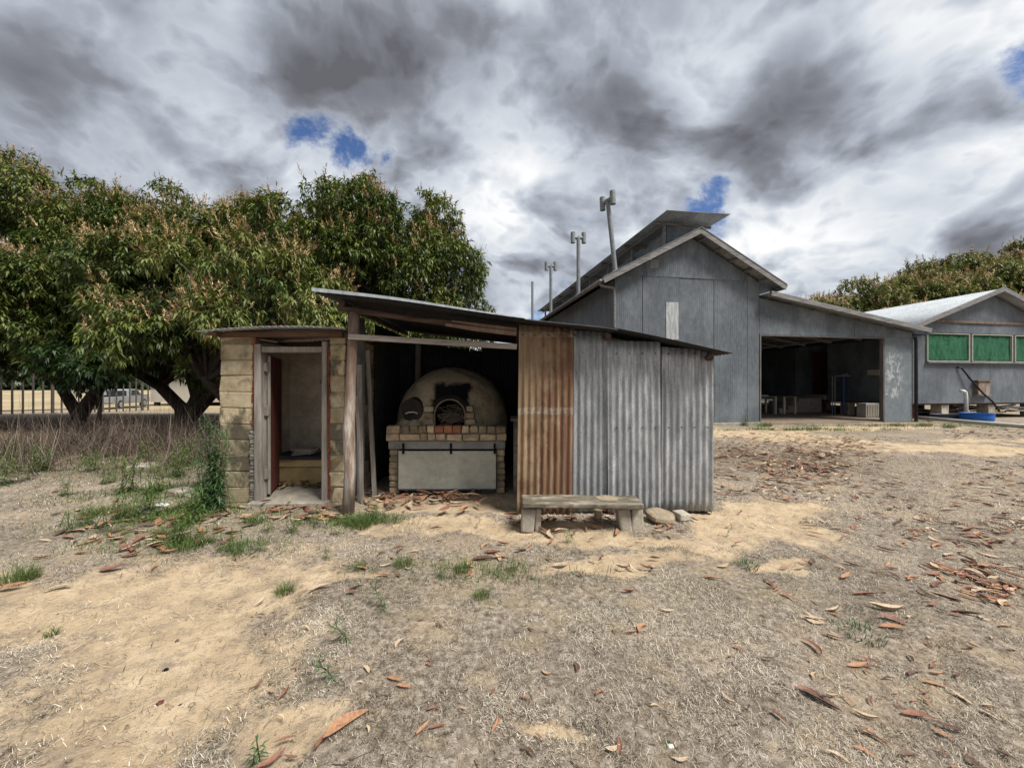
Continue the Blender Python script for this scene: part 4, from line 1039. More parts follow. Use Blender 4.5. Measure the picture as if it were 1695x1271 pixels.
def mango(name, label, base, trunk_pts, ells, seed, ncl=70, nlobe=26, L=.24, Wd=.055, nl=10, droop=.6, bloom=.35, group=None, mats=('leaf', 'bloom'), limbs=True, lobe_r=.75, trunks=None, warm=0.0):
    rg = np.random.default_rng(seed); rr = random.Random(seed)
    t = thing(name, label, 'tree', base, group=group)
    P = []; D = []; RV = []; BP = []; BD = []; tips = []
    for (c, rad) in ells:
        c = np.array(c, float); rad = np.array(rad, float)
        k = max(8, int(nlobe*(rad[0]*rad[2])/6.0))
        for i in range(k):
            u = rg.normal(size=3); u /= np.linalg.norm(u)
            if u[2] < -.45: u[2] *= -.6
            lc = c+u*rad*rg.uniform(.72, 1.0); lr = lobe_r*rg.uniform(.7, 1.35)
            tips.append(lc)
            m = int(ncl*lr*lr/.56)
            v = rg.normal(size=(m, 3)); v /= np.linalg.norm(v, axis=1, keepdims=True)
            v = v*.8+u*.45; v /= np.linalg.norm(v, axis=1, keepdims=True)
            p = lc+v*lr*rg.uniform(.55, 1.08, (m, 1))*np.array([1, 1, .85])
            if True:
                ok = p[:, 2] > .35; p = p[ok]; v = v[ok]; m = len(p)
            P.append(p); D.append(v); lobev = rg.uniform(-.16, .2)
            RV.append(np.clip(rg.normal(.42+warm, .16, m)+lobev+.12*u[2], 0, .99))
            nb = int(m*.34*bloom*(1.4 if u[2] > .1 else .35)*rg.uniform(.0, 2))
            if nb: 
                hi = np.argsort(-(v[:, 2]+rg.uniform(-.5, .5, m)+.5*(v@u)))[:nb]; BP.append(p[hi]+v[hi]*.06); BD.append(v[hi])
        # inner leaves
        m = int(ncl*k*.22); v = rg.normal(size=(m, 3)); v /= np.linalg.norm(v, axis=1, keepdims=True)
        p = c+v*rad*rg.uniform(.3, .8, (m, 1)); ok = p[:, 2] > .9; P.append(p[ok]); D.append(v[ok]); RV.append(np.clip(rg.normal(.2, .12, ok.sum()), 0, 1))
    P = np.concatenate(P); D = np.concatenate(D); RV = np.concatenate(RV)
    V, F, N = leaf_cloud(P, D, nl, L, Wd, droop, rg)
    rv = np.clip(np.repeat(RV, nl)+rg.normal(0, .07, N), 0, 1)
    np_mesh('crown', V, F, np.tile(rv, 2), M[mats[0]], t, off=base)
    if BP:
        BP = np.concatenate(BP); BD = np.concatenate(BD); n = len(BP); ns = 16
        ax = BD*.6+np.array([0, 0, .75]); ax /= np.linalg.norm(ax, axis=1, keepdims=True)
        h = rg.uniform(.2, .46, n)*(L/.24)
        hb = rg.uniform(.1, 1, (n, ns)); q = BP[:, None, :]+ax[:, None, :]*(hb*h[:, None])[..., None]
        r = rg.normal(size=(n, ns, 3)); r /= np.linalg.norm(r, axis=2, keepdims=True)
        r = r+ax[:, None, :]*.5
        ln = (.045+.11*(1-hb)*h[:, None]/.3)[..., None]*(L/.24)
        tip = q+r*ln; sd = np.cross(r, ax[:, None, :]); sd /= (np.linalg.norm(sd, axis=2, keepdims=True)+1e-6); w = .014*(L/.24)
        V = np.stack([q-sd*w, q+sd*w, tip], 2).reshape(-1, 3); b = np.arange(n*ns)*3
        np_mesh('blossom', V, np.stack([b, b+1, b+2], 1), np.clip(np.repeat(rg.normal(.5, .25, n), ns)+rg.normal(0, .1, n*ns), 0, 1), M[mats[1]], t, off=base)
    mb = MB()
    for tp, r0, r1 in trunk_pts:
        mb.tube(tp, [r0+(r1-r0)*i/(len(tp)-1) for i in range(len(tp))], 12, wob=.07)
    if limbs:
        rr.shuffle(tips)
        for tipc in tips[:46]:
            tp, r0, r1 = rr.choice(trunk_pts); s = Vector(tp[-1]) if rr.random() < .6 else Vector(tp[len(tp)//2]); e = Vector(tipc)
            m1 = s.lerp(e, .35)+Vector((rr.uniform(-.5, .5), rr.uniform(-.5, .5), rr.uniform(0, .5))); m2 = s.lerp(e, .7)+Vector((rr.uniform(-.35, .35), rr.uniform(-.35, .35), rr.uniform(-.1, .3)))
            mb.tube([s, m1, m2, e], [r1*.75, r1*.5, r1*.3, r1*.12], 7)
    mb.build('trunk', M['bark'], t, smooth=True)
    return t
GT = 'mango trees behind the outhouse'
mango('mango_tree', 'large mango tree at the far left, its crown reaching out of frame', (-17.6, 15.5, -.05),
      [([(-17.6, 15.5, -.1), (-17.0, 15.4, .7), (-16.2, 15.2, 1.5), (-15.4, 15.0, 2.3)], .27, .15), ([(-17.5, 15.6, .1), (-18.4, 15.5, 1.8), (-19.4, 15.2, 3.6)], .2, .12)],
      [((-19.8, 15, 6.8), (4.0, 3.6, 3.3)), ((-17.3, 13.2, 4.4), (3.2, 2.6, 1.9)), ((-21.5, 14, 4.2), (3, 3, 2.4)), ((-16.6, 15.5, 6.6), (2.6, 2.6, 2.2)), ((-15.0, 13.3, 3.6), (2.2, 1.6, 1.4)), ((-19.5, 17.3, 2.7), (3.5, 1.6, 1.5)), ((-16.2, 17.2, 2.8), (2.2, 1.2, 1.1)), ((-19.0, 13.0, 2.7), (2.5, 1.3, 1.1)), ((-16.6, 13.4, 2.7), (1.6, 1.0, .8))], 101, group=GT, bloom=.5)
mango('mango_tree', 'broad mango tree left of the outhouse with several leaning dark stems', (-12.9, 15.2, 0),
      [([(-12.9, 15.2, -.1), (-13.0, 15.1, .6), (-13.7, 15.0, 1.4), (-14.5, 14.9, 1.9), (-15.0, 15.0, 2.8)], .26, .13), ([(-12.9, 15.2, 0), (-12.5, 15.2, .8), (-12.0, 15.1, 2.0), (-11.8, 15, 3.3)], .26, .16),
       ([(-12.7, 15.2, .2), (-11.7, 15.1, 1.2), (-10.9, 15.0, 2.6)], .24, .15), ([(-12.4, 15.2, .7), (-12.6, 15, 1.9), (-12.6, 14.6, 3.0)], .17, .1)],
      [((-14.6, 15.6, 6.5), (2.9, 3.0, 2.5)), ((-11.8, 15.8, 6.1), (2.6, 3, 2.6)), ((-13.2, 13.7, 5.0), (3.0, 2.0, 1.8)), ((-9.3, 16.2, 6.5), (2.0, 2.4, 2.0)), ((-15.3, 12.9, 4.3), (2.0, 1.6, 1.2)), ((-11.2, 13.4, 3.2), (2.0, 1.3, .8)), ((-13.6, 16.8, 3.1), (3, 1, 1.0)), ((-10.2, 14.8, 2.4), (1.5, 1.2, 1.0)), ((-14.6, 13.6, 2.6), (1.4, 1.0, .7)), ((-11.6, 17.4, 2.6), (1.6, 1.0, .9))], 202, group=GT, bloom=.45)
mango('mango_tree', 'tallest rounded mango tree rising directly behind the tin shed', (-6.2, 14.2, 0),
      [([(-6.2, 14.2, -.1), (-6.1, 14.2, 1.5), (-6.2, 14.1, 3.0), (-6.1, 14, 4.4)], .34, .22), ([(-6.0, 14.2, .8), (-4.9, 14.1, 2.6), (-3.9, 14, 3.9)], .24, .14)],
      [((-6.9, 14, 6.6), (2.3, 2.3, 2.1)), ((-4.4, 14, 6.5), (2.2, 2.4, 1.9)), ((-6.3, 13.2, 4.9), (3.3, 2.2, 2.1)), ((-3.2, 13.8, 4.9), (2.1, 2.2, 2.3)), ((-2.3, 13.6, 3.4), (1.5, 1.8, 1.6)), ((-4.3, 13.6, 2.8), (2.5, 1.6, 1.2))], 303, group=GT, bloom=.38, lobe_r=.68)
mango('mango_tree', 'lower bushy mango tree hanging bright fronds over the outhouse roof', (-7.6, 11.3, 0),
      [([(-7.6, 11.3, -.1), (-7.9, 11.2, 1.2), (-7.8, 11, 2.3)], .22, .15), ([(-7.7, 11.3, .3), (-8.7, 11, 1.6), (-9.4, 10.9, 2.6)], .17, .1)],
      [((-7.7, 10.8, 4.3), (2.0, 1.6, 1.3)), ((-6.0, 10.7, 3.6), (1.7, 1.4, 1.2)), ((-9.3, 10.7, 3.5), (1.5, 1.3, 1.0)), ((-7.3, 10.3, 3.0), (1.9, 1.2, .7)), ((-9.6, 10.4, 2.7), (1.2, 1.1, .8)), ((-4.6, 10.8, 2.9), (1.2, 1, .7))], 404, group=GT, bloom=.8, lobe_r=.6, ncl=60, L=.25, Wd=.05, warm=.2, droop=.8)
mango('mango_tree', 'low dark-leaved branch clump hanging at the base of the left mango', (-12.9, 12.0, 0),
      [([(-15.9, 15.1, 1.9), (-14.6, 13.4, 2.2), (-12.9, 12.2, 1.7)], .1, .05), ([(-12.9, 12.0, -.1), (-12.85, 12, .8), (-12.9, 12.1, 1.5)], .06, .04)],
      [((-12.9, 12.0, 1.75), (.9, .7, .45)), ((-13.8, 12.1, 2.2), (.9, .6, .35))], 505, group=GT, bloom=0, lobe_r=.4, ncl=36, nlobe=60, L=.3, Wd=.07, mats=('leafdk', 'bloom'))
GR = 'big blossoming trees behind the house'
mango('mango_tree', 'wide blossoming mango tree showing above the lean-to and house roof', (33, 34, 0),
      [([(33, 34, 0), (33, 34, 4)], .5, .4)], [((33, 34, 6.2), (7.0, 5, 3.9)), ((27.5, 35, 4.9), (4.6, 4, 3.2)), ((39, 34, 7.8), (5.0, 5, 4.6)), ((31, 30, 5), (4, 3, 2.5))], 606, group=GR, L=.38, Wd=.10, bloom=.45, ncl=24, nlobe=24, lobe_r=1.2, limbs=False, warm=.22)
mango('mango_tree', 'tallest blossoming mango tree behind the house at the right edge', (45, 34, 0),
      [([(45, 34, 0), (45, 34, 4)], .5, .4)], [((45, 34, 8.8), (5.5, 5, 5.2)), ((50, 33, 8.5), (5, 4, 5))], 707, group=GR, L=.38, Wd=.10, bloom=.45, ncl=24, nlobe=24, lobe_r=1.2, limbs=False, warm=.22)

# far wood along the horizon
n = 26000; u = rng.random(n); x = rng.uniform(-260, 200, n); y = 120+rng.normal(0, 8, n)+fbm(x*.02, x*0, 3)*20
top = 3.0+8*fbm(x*.06, x*0+3, 61)
P = np.stack([x, y, rng.uniform(0, 1, n)**.8*top], 1); D = rng.normal(size=(n, 3)); D /= np.linalg.norm(D, axis=1, keepdims=True)
V, F, N = leaf_cloud(P, D, 3, 2.2, 1.1, .2, rng)
o = np_mesh('far_wood', V, F, np.tile(rng.uniform(0, .8, N), 2), M['leafdk']); tag(o, 'far dark green wood along the horizon beyond the field', 'wood', kind='stuff')

# ------------------------------------------------------------------ fence, ute and far building
fe = thing('steel_fence', 'tall dark steel paling fence between the mango trees and the field', 'fence', (-26, 22, 0))
y = 16.5; k = 0
while y < 27.6:
    zz = gh(-26, y); mb = MB(); big = (k % 6 == 0)
    mb.box(-26.03-.02*big, -25.97+.02*big, y-.03-.02*big, y+.03+.02*big, zz-.1, zz+2.25+.1*big); mb.build('picket', M['fencewood'], fe); y += .44; k += 1
mb = MB(); mb.beam((-26.05, 16.4, .25), (-26.05, 27.6, gh(-26, 27.6)+.2), .04, .05); mb.beam((-26.05, 16.4, 1.95), (-26.05, 27.6, gh(-26, 27.6)+1.95), .04, .05); mb.build('rail', M['darkiron'], fe)

ute = thing('utility_vehicle', 'silver utility vehicle parked in the dry field behind the fence', 'utility vehicle', (-30.8, 30.2, -.4), rotz=R(108)); OFF[ute.name] = Vector((0, 0, 0))
mb = MB()
body = [(-2.4, .5), (-2.4, .95), (-.35, .98), (-.3, 1.42), (-.15, 1.5), (.55, 1.5), (.75, 1.42), (1.25, 1.0), (2.2, .9), (2.35, .75), (2.38, .45), (1.9, .38), (-2.2, .42)]
mb.prism(body, 'y', -.82, .82); mb.build('body', M['carpaint'], ute, bevel=.04, seg=2)
mb = MB(); mb.box(-2.35, -.5, -.72, .72, .86, 1.05); mb.build('tray_liner', M['black'], ute)
for s in (-1, 1):
    mb = MB(); yy = .825*s; mb.prism([(-.18, 1.02), (-.12, 1.4), (.6, 1.4), (1.05, 1.02)], 'y', yy-.008, yy+.008); mb.build('side_window', M['glass'], ute)
mb = MB(); mb.box(-.345, -.335, -.6, .6, 1.05, 1.38); mb.build('rear_window', M['glass'], ute)
mb = MB(); mb.add([(1.27, -.68, 1.02), (1.27, .68, 1.02), (.8, .62, 1.42), (.8, -.62, 1.42)], [(0, 1, 2, 3)]); mb.build('windscreen', M['glass'], ute, solid=.01)
for x in (-1.45, 1.5):
    for s in (-1, 1):
        mb = MB(); mb.tube([(x, s*.66, .34), (x, s*.86, .34)], .34, 20); w = mb.build('wheel', M['rubber'], ute, bevel=.03)
        mb = MB(); mb.tube([(x, s*.84, .34), (x, s*.875, .34)], .2, 16); mb.build('rim', M['chrome'], w)
mb = MB()
for z in (.5, .75, .95): mb.tube([(2.3, -.75, z), (2.52, -.6, z), (2.52, .6, z), (2.3, .75, z)], .035, 8)
mb.tube([(2.52, -.4, .4), (2.52, -.4, 1.0)], .035, 8); mb.tube([(2.52, .4, .4), (2.52, .4, 1.0)], .035, 8); mb.build('bull_bar', M['rubber'], ute)

fh = thing('far_building', 'beige raised building with teal window seen under the mango branches', 'building', (-26, 33, -.4))
mb = MB(); mb.box(-31, -19, 33, 40, -.05, 2.75); mb.build('wall', M['housewall'], fh)
mb = MB(); mb.prism([(32.4, 2.76), (36.5, 4.2), (40.6, 2.76), (40.6, 2.9), (36.5, 4.36), (32.4, 2.9)], 'x', -31.4, -18.6); mb.build('roof', M['galvroof'], fh)
for x in (-30.9, -24.5): 
    mb = MB(); mb.box(x, x+1.5, 32.93, 32.99, 1.3, 2.6); w = mb.build('window', M['winteal'], fh); mb = MB(); mb.box(x-.05, x+1.55, 32.9, 32.99, 1.22, 1.29); mb.box(x+.72, x+.77, 32.9, 32.928, 1.3, 2.6); mb.build('frame', M['trim'], w)
for k in range(7): mb = MB(); mb.box(-30.8+k*1.9, -30.5+k*1.9, 33.1, 33.4, -.5, -.06); mb.build('stump', M['darkiron'], fh)

# ------------------------------------------------------------------ fallen leaves
def fallen_mesh(k, mat):
    r = random.Random(k); L = 1.0; n = 9; vs = []; fs = []
    curl = r.uniform(.15, .75); fold = r.uniform(.1, .9); tw = r.uniform(-.9, .9); bend = r.uniform(-.25, .25); wd = r.uniform(.12, .19)
    for i in range(n+1):
        t = i/n; w = wd*math.sin(math.pi*min(1, t*1.02))**.75*(1-.3*t)+.008
        x = (t-.5); y = bend*math.sin(math.pi*t); z = curl*.22*(t-.4)**2*4*.6+.02
        a = tw*t
        for s in (-1, 0, 1):
            yy = s*w*math.cos(fold); zz = abs(s)*w*math.sin(fold)*.9
            vs.append((x, y+yy*math.cos(a)-zz*math.sin(a), z+abs(yy*math.sin(a))*.6+zz*math.cos(a)))
    fs = [(i*3+j, (i+1)*3+j, (i+1)*3+j+1, i*3+j+1) for i in range(n) for j in range(2)]
    me = bpy.data.meshes.new('fallen_leaf'); me.from_pydata(vs, [], fs); me.materials.append(mat)
    me.polygons.foreach_set('use_smooth', [True]*len(fs)); me.update(); return me
LM = [[fallen_mesh(10*k+c, M['dead%d' % c]) for k in range(5)] for c in range(4)]
def gp(px, py):
    Y = 1.5*637/(py-635.5); return (px-847.5)/637*Y, Y
leaves = []   # x,y,len,ang,colour,zone
LABZ = {'oven': 'dead leaf in the litter heaped before the oven', 'hut': 'dead leaf in the litter at the outhouse doorway', 'left': 'dead leaf among the weeds left of the outhouse',
        'bench': 'dead leaf scattered under and beside the low bench', 'band': 'dead leaf in the dense litter right of the tin shed', 'right': 'dead leaf in the loose clumps at the right edge of the yard',
        'fore': 'dead leaf lying alone on the open yard', 'far': 'dead leaf in the litter before the house pipe'}
def L_(px, py, ln, ang, c, z='fore'): x, y = gp(px, py); leaves.append((x, y, ln*.8, R(ang), c, z))
for a in [(575, 1205, .27, 52, 1), (545, 1230, .16, 60, 0), (655, 1128, .13, -20, 1), (668, 1140, .10, -10, 1), (700, 1208, .11, 60, 1), (725, 1208, .10, 10, 0), (718, 1180, .09, 0, 0), (815, 1150, .06, 60, 0), (995, 1150, .09, 35, 0),
          (1085, 1170, .06, 0, 2), (962, 1148, .04, 20, 0), (1065, 1040, .14, 45, 1), (1045, 1045, .12, 20, 1), (1020, 1045, .09, -80, 1), (1040, 980, .12, 10, 0), (880, 1043, .08, -50, 0), (868, 1035, .03, 0, 2),
          (905, 1115, .07, -30, 2), (712, 1100, .06, -20, 0), (698, 1025, .08, 5, 0), (728, 1035, .08, -40, 0), (710, 1095, .06, 0, 0), (530, 978, .2, 25, 2), (580, 985, .13, -20, 0), (590, 975, .12, 10, 3), (815, 1005, .05, 0, 2),
          (1105, 1010, .12, -8, 2), (1360, 1160, .19, -48, 3), (1340, 1150, .15, -40, 0), (1432, 1180, .12, -30, 2), (1420, 1103, .15, 4, 1), (1445, 1108, .09, -25, 0), (1378, 1011, .14, 8, 2), (1480, 1042, .18, -20, 1), (1435, 990, .2, -12, 0),
          (1465, 1008, .26, -10, 2), (1520, 1120, .16, 20, 3), (1550, 1135, .13, -20, 1), (1600, 1020, .18, -30, 3), (1220, 1075, .1, -55, 1), (1218, 1062, .05, 30, 2), (1300, 938, .14, 8, 1), (1325, 940, .09, 0, 2), (1410, 938, .14, -30, 3),
          (1355, 1000, .12, -70, 2), (1520, 1185, .16, -20, 0), (1570, 1200, .13, -35, 3), (1440, 1215, .14, -35, 3), (385, 885, .2, 5, 0), (20, 975, .24, 18, 1), (95, 978, .2, 28, 2), (270, 905, .26, 10, 0), (290, 900, .2, 12, 1), (125, 880, .2, 25, 3),
          (70, 925, .17, 22, 0), (390, 925, .13, -30, 1), (395, 935, .1, 20, 2), (725, 872, .2, 12, 2), (910, 925, .12, -50, 0), (930, 932, .2, 5, 2), (780, 935, .13, -45, 2), (800, 925, .25, -8, 3), (815, 915, .2, -15, 0), (830, 925, .2, 5, 1), (640, 935, .14, 10, 2),
          (450, 1262, .14, 45, 0), (1120, 1232, .04, 70, 2), (430, 1020, .08, -20, 3), (1095, 875, .16, 10, 1), (1110, 872, .12, -15, 0)]: L_(*a)
def zone(n, px0, px1, py0, py1, l0, l1, z, cw=(4, 4, 3, 2), g=None):
    for _ in range(n):
        if g: px = rnd.gauss((px0+px1)/2, (px1-px0)/3.4); py = rnd.gauss((py0+py1)/2, (py1-py0)/3.4)
        else: px = rnd.uniform(px0, px1); py = rnd.uniform(py0, py1)
        if py < 690: continue
        x, y = gp(px, py)
        if x > -2.0 and x < 2.35 and y > 4.42 and z not in ('oven',): continue
        leaves.append((x, y, rnd.uniform(l0, l1), rnd.uniform(0, 6.28), rnd.choices(range(4), cw)[0], z))
zone(95, 672, 800, 812, 838, .13, .24, 'oven', g=1); zone(30, 600, 660, 815, 850, .12, .22, 'oven')
zone(55, 455, 535, 800, 815, .13, .22, 'hut'); zone(60, 440, 570, 838, 862, .11, .2, 'hut')
zone(70, 110, 350, 840, 915, .1, .22, 'left', g=1); zone(40, 0, 340, 770, 900, .08, .18, 'left'); zone(25, 330, 420, 840, 900, .1, .18, 'left')
zone(34, 890, 1020, 848, 885, .1, .2, 'bench'); zone(14, 1060, 1180, 850, 890, .08, .16, 'bench'); zone(8, 845, 885, 850, 880, .1, .18, 'bench')
zone(420, 1185, 1450, 722, 762, .1, .19, 'band'); zone(300, 1230, 1420, 745, 802, .11, .2, 'band', g=1); zone(260, 1180, 1500, 710, 830, .1, .18, 'band')
zone(80, 1560, 1700, 930, 1000, .08, .17, 'right', g=1); zone(80, 1450, 1700, 800, 960, .08, .16, 'right'); zone(50, 1480, 1700, 860, 900, .08, .17, 'right'); zone(45, 1420, 1720, 980, 1271, .035, .09, 'right'); zone(90, 1580, 1720, 740, 840, .1, .18, 'right')
zone(160, 1560, 1720, 700, 728, .1, .18, 'far')
zone(55, 350, 1450, 900, 1260, .03, .09, 'fore'); zone(40, 1180, 1560, 820, 1100, .06, .15, 'fore'); zone(40, 560, 1180, 880, 960, .06, .14, 'fore')
for _ in range(500): leaves.append((rnd.uniform(-16, -4.2), rnd.uniform(6.5, 14), rnd.uniform(.12, .22), rnd.uniform(0, 6.28), rnd.randrange(4), 'stuff'))
leaves_sorted = sorted(range(len(leaves)), key=lambda i: -leaves[i][2]/leaves[i][1]*(0 if leaves[i][5] == 'stuff' else 1))
hero = set(leaves_sorted[:296]); SV = []; SF = []; SR = []
for i, (x, y, ln, an, c, z) in enumerate(leaves):
    zz = gh(x, y)+.010+(.05*rnd.random() if z in ('oven', 'band') else 0)
    if z == 'hut' and y > 4.7: zz = .06+.05*rnd.random()
    if i in hero:
        o = bpy.data.objects.new('fallen_leaf', LM[c][rnd.randrange(5)]); COL.objects.link(o)
        o.location = (x, y, zz); o.scale = (ln,)*3; o.rotation_euler = (rnd.uniform(-.25, .25), rnd.uniform(-.15, .15), an)
        cn = {'pale tan': 'curled pale tan', 'dark brown': 'withered dark brown'}.get(DEAD[c][0], 'curled '+DEAD[c][0])
        tag(o, cn+' '+LABZ[z], 'fallen leaf', 'fallen leaves, '+DEAD[c][0]+', '+z)
    else:
        me = LM[c][rnd.randrange(5)]; ca, sa = math.cos(an), math.sin(an); b = len(SV); tz = rnd.uniform(-.25, .25)
        for v in me.vertices:
            p = v.co*ln; SV.append((x+p.x*ca-p.y*sa, y+p.x*sa+p.y*ca, zz+p.z+p.x*tz))
        rv = {0: .3, 1: .6, 2: .85, 3: .05}[c]+rnd.uniform(-.1, .12)
        for f in me.polygons: SF.append([b+q for q in f.vertices]); SR.append(rv)
o = np_mesh('leaf_litter', np.array(SV), np.array(SF), SR, M['litter'], smooth=True); tag(o, 'reddish brown dead leaf litter strewn over the yard', 'leaf litter', kind='stuff')

n = 2600; y = rng.uniform(1.3, 3.6, n)**1.3; x = rng.uniform(-1.45, 1.45, n)*y
ok = ~((x > -3.75) & (x < 2.4) & (y > 4.3)); x = x[ok]; y = y[ok]; n = len(x)
o = blades('small_twigs', x, y, ground_h(x, y)+.004, rng.uniform(.02, .11, n), rng.uniform(.0015, .004, n), rng.uniform(0, 6.28, n), rng.uniform(0, .2, n), rng.uniform(-.1, .3, n), rng.random(n)**1.5, M['twig'])
tag(o, 'small dry twigs and stalk bits strewn over the yard', 'twigs', kind='stuff')
n = 16000; y = rng.uniform(1.25, 3.4, n)**1.3; x = rng.uniform(-1.45, 1.45, n)*y; ok = (sandmask(x, y) > rng.uniform(.1, .8, n)) & (fbm(x*6, y*6, 93) > .42) & ~((x > -3.75) & (x < 2.4) & (y > 4.3)); x = x[ok]; y = y[ok]; n = len(x)
z = ground_h(x, y)-.02; rr_ = rng.uniform(.0015, .0055, n)*(1+(rng.random(n) < .04)*1.6)
V = np.empty((n, 6, 3)); c = np.stack([x, y, z], 1)
for k, d in enumerate([(1, 0, 0), (0, 1, 0), (-1, 0, 0), (0, -1, 0), (0, 0, 1), (0, 0, -1)]): V[:, k] = c+np.array(d)*(rr_*1.0)[:, None]*rng.uniform(.6, 1.3, (n, 1))
b = np.arange(n)*6; F = np.concatenate([np.stack([b+i, b+(i+1) % 4, b+4], 1) for i in range(4)]+[np.stack([b+(i+1) % 4, b+i, b+5], 1) for i in range(4)])
o = np_mesh('soil_crumbs', V.reshape(-1, 3), F, np.tile(rng.random(n), 8), m_rough('soil_crumb', (.30, .22, .14), .4, 20, .95, .2, rvamt=1.2)); tag(o, 'little crumbs of soil and grit on the bare sand', 'grit', kind='stuff')

# ------------------------------------------------------------------ weeds
def tuft(n, h, spread, seed, mat, wid=.004, kind='grass'):
    r = np.random.default_rng(seed)
    if kind == 'grass':
        a = r.uniform(0, 6.28, n); rad = spread*np.sqrt(r.random(n)); x = rad*np.cos(a); y = rad*np.sin(a); z = np.zeros(n)-.01
        L = h*r.uniform(.5, 1.15, n); til = r.uniform(.7, 1.5, n); cu = r.uniform(.1, 1.1, n)
        return blades('weed', x, y, z, L, np.full(n, wid)*r.uniform(.7, 1.3, n), a+r.normal(0, .7, n), til, cu, r.random(n), mat)
    P = []; S = MB(); V = []; F = []; RV = []
    nst = n
    for k in range(nst):
        bx, by = r.normal(0, spread*.4, 2); lx, ly = r.normal(0, .13 if h < 1 else .05, 2); hh = h*r.uniform(.55, 1.05); prev = None
        m = int(hh/.013)
        for j in range(m):
            t = j/m; p = np.array([bx+lx*hh*t*1.6+.02*math.sin(t*5+k), by+ly*hh*t*1.6, hh*t]); a = j*2.4+k
            ll = (.045+.055*math.sin(math.pi*min(1, t*.8+.2)))*r.uniform(.7, 1.3)*min(1.35, h/.6+.35); el = .5-.8*(1-t)+r.normal(0, .25)
            d = np.array([math.cos(a)*math.cos(el), math.sin(a)*math.cos(el), math.sin(el)]); s = np.array([-math.sin(a), math.cos(a), 0])*.0065*min(1.25, h/.5+.35)
            mid = p+d*ll*.5; tip = p+d*ll*.95; tip[2] -= ll*.22
            b = len(V); V += [p, mid-s, mid+s, tip]; F += [(b, b+1, b+2), (b+1, b+3, b+2)]; q = min(1, max(0, .35+.4*t+r.normal(0, .15))); RV += [q, q]
        for j in range(6):
            t = j/6; t2 = (j+1)/6; p = np.array([bx+lx*hh*t*1.6+.02*math.sin(t*5+k), by+ly*hh*t*1.6, hh*t]); p2 = np.array([bx+lx*hh*t2*1.6+.02*math.sin(t2*5+k), by+ly*hh*t2*1.6, hh*t2])
            b = len(V); o1 = np.array([.0025, 0, 0]); o2 = np.array([0, .0025, 0]); V += [p-o1, p+o1, p2+o1, p2-o1, p-o2, p+o2, p2+o2, p2-o2]
            F += [(b, b+1, b+2), (b, b+2, b+3), (b+4, b+5, b+6), (b+4, b+6, b+7)]; RV += [.5]*4
    return np_mesh('weed', np.array(V), np.array(F), RV, mat)
proto = [tuft(90, .10, .05, 1, M['weed']), tuft(150, .16, .08, 2, M['weed']), tuft(70, .06, .07, 3, M['weeddk']), tuft(5, .22, .10, 4, M['weed'], kind='leafy'), tuft(9, .42, .16, 5, M['weed'], kind='leafy'),
         tuft(2, .16, .03, 6, M['weeddk'], kind='leafy'), tuft(26, 1.12, .15, 7, M['weeddk'], kind='leafy'), tuft(220, .22, .16, 8, M['weed'])]
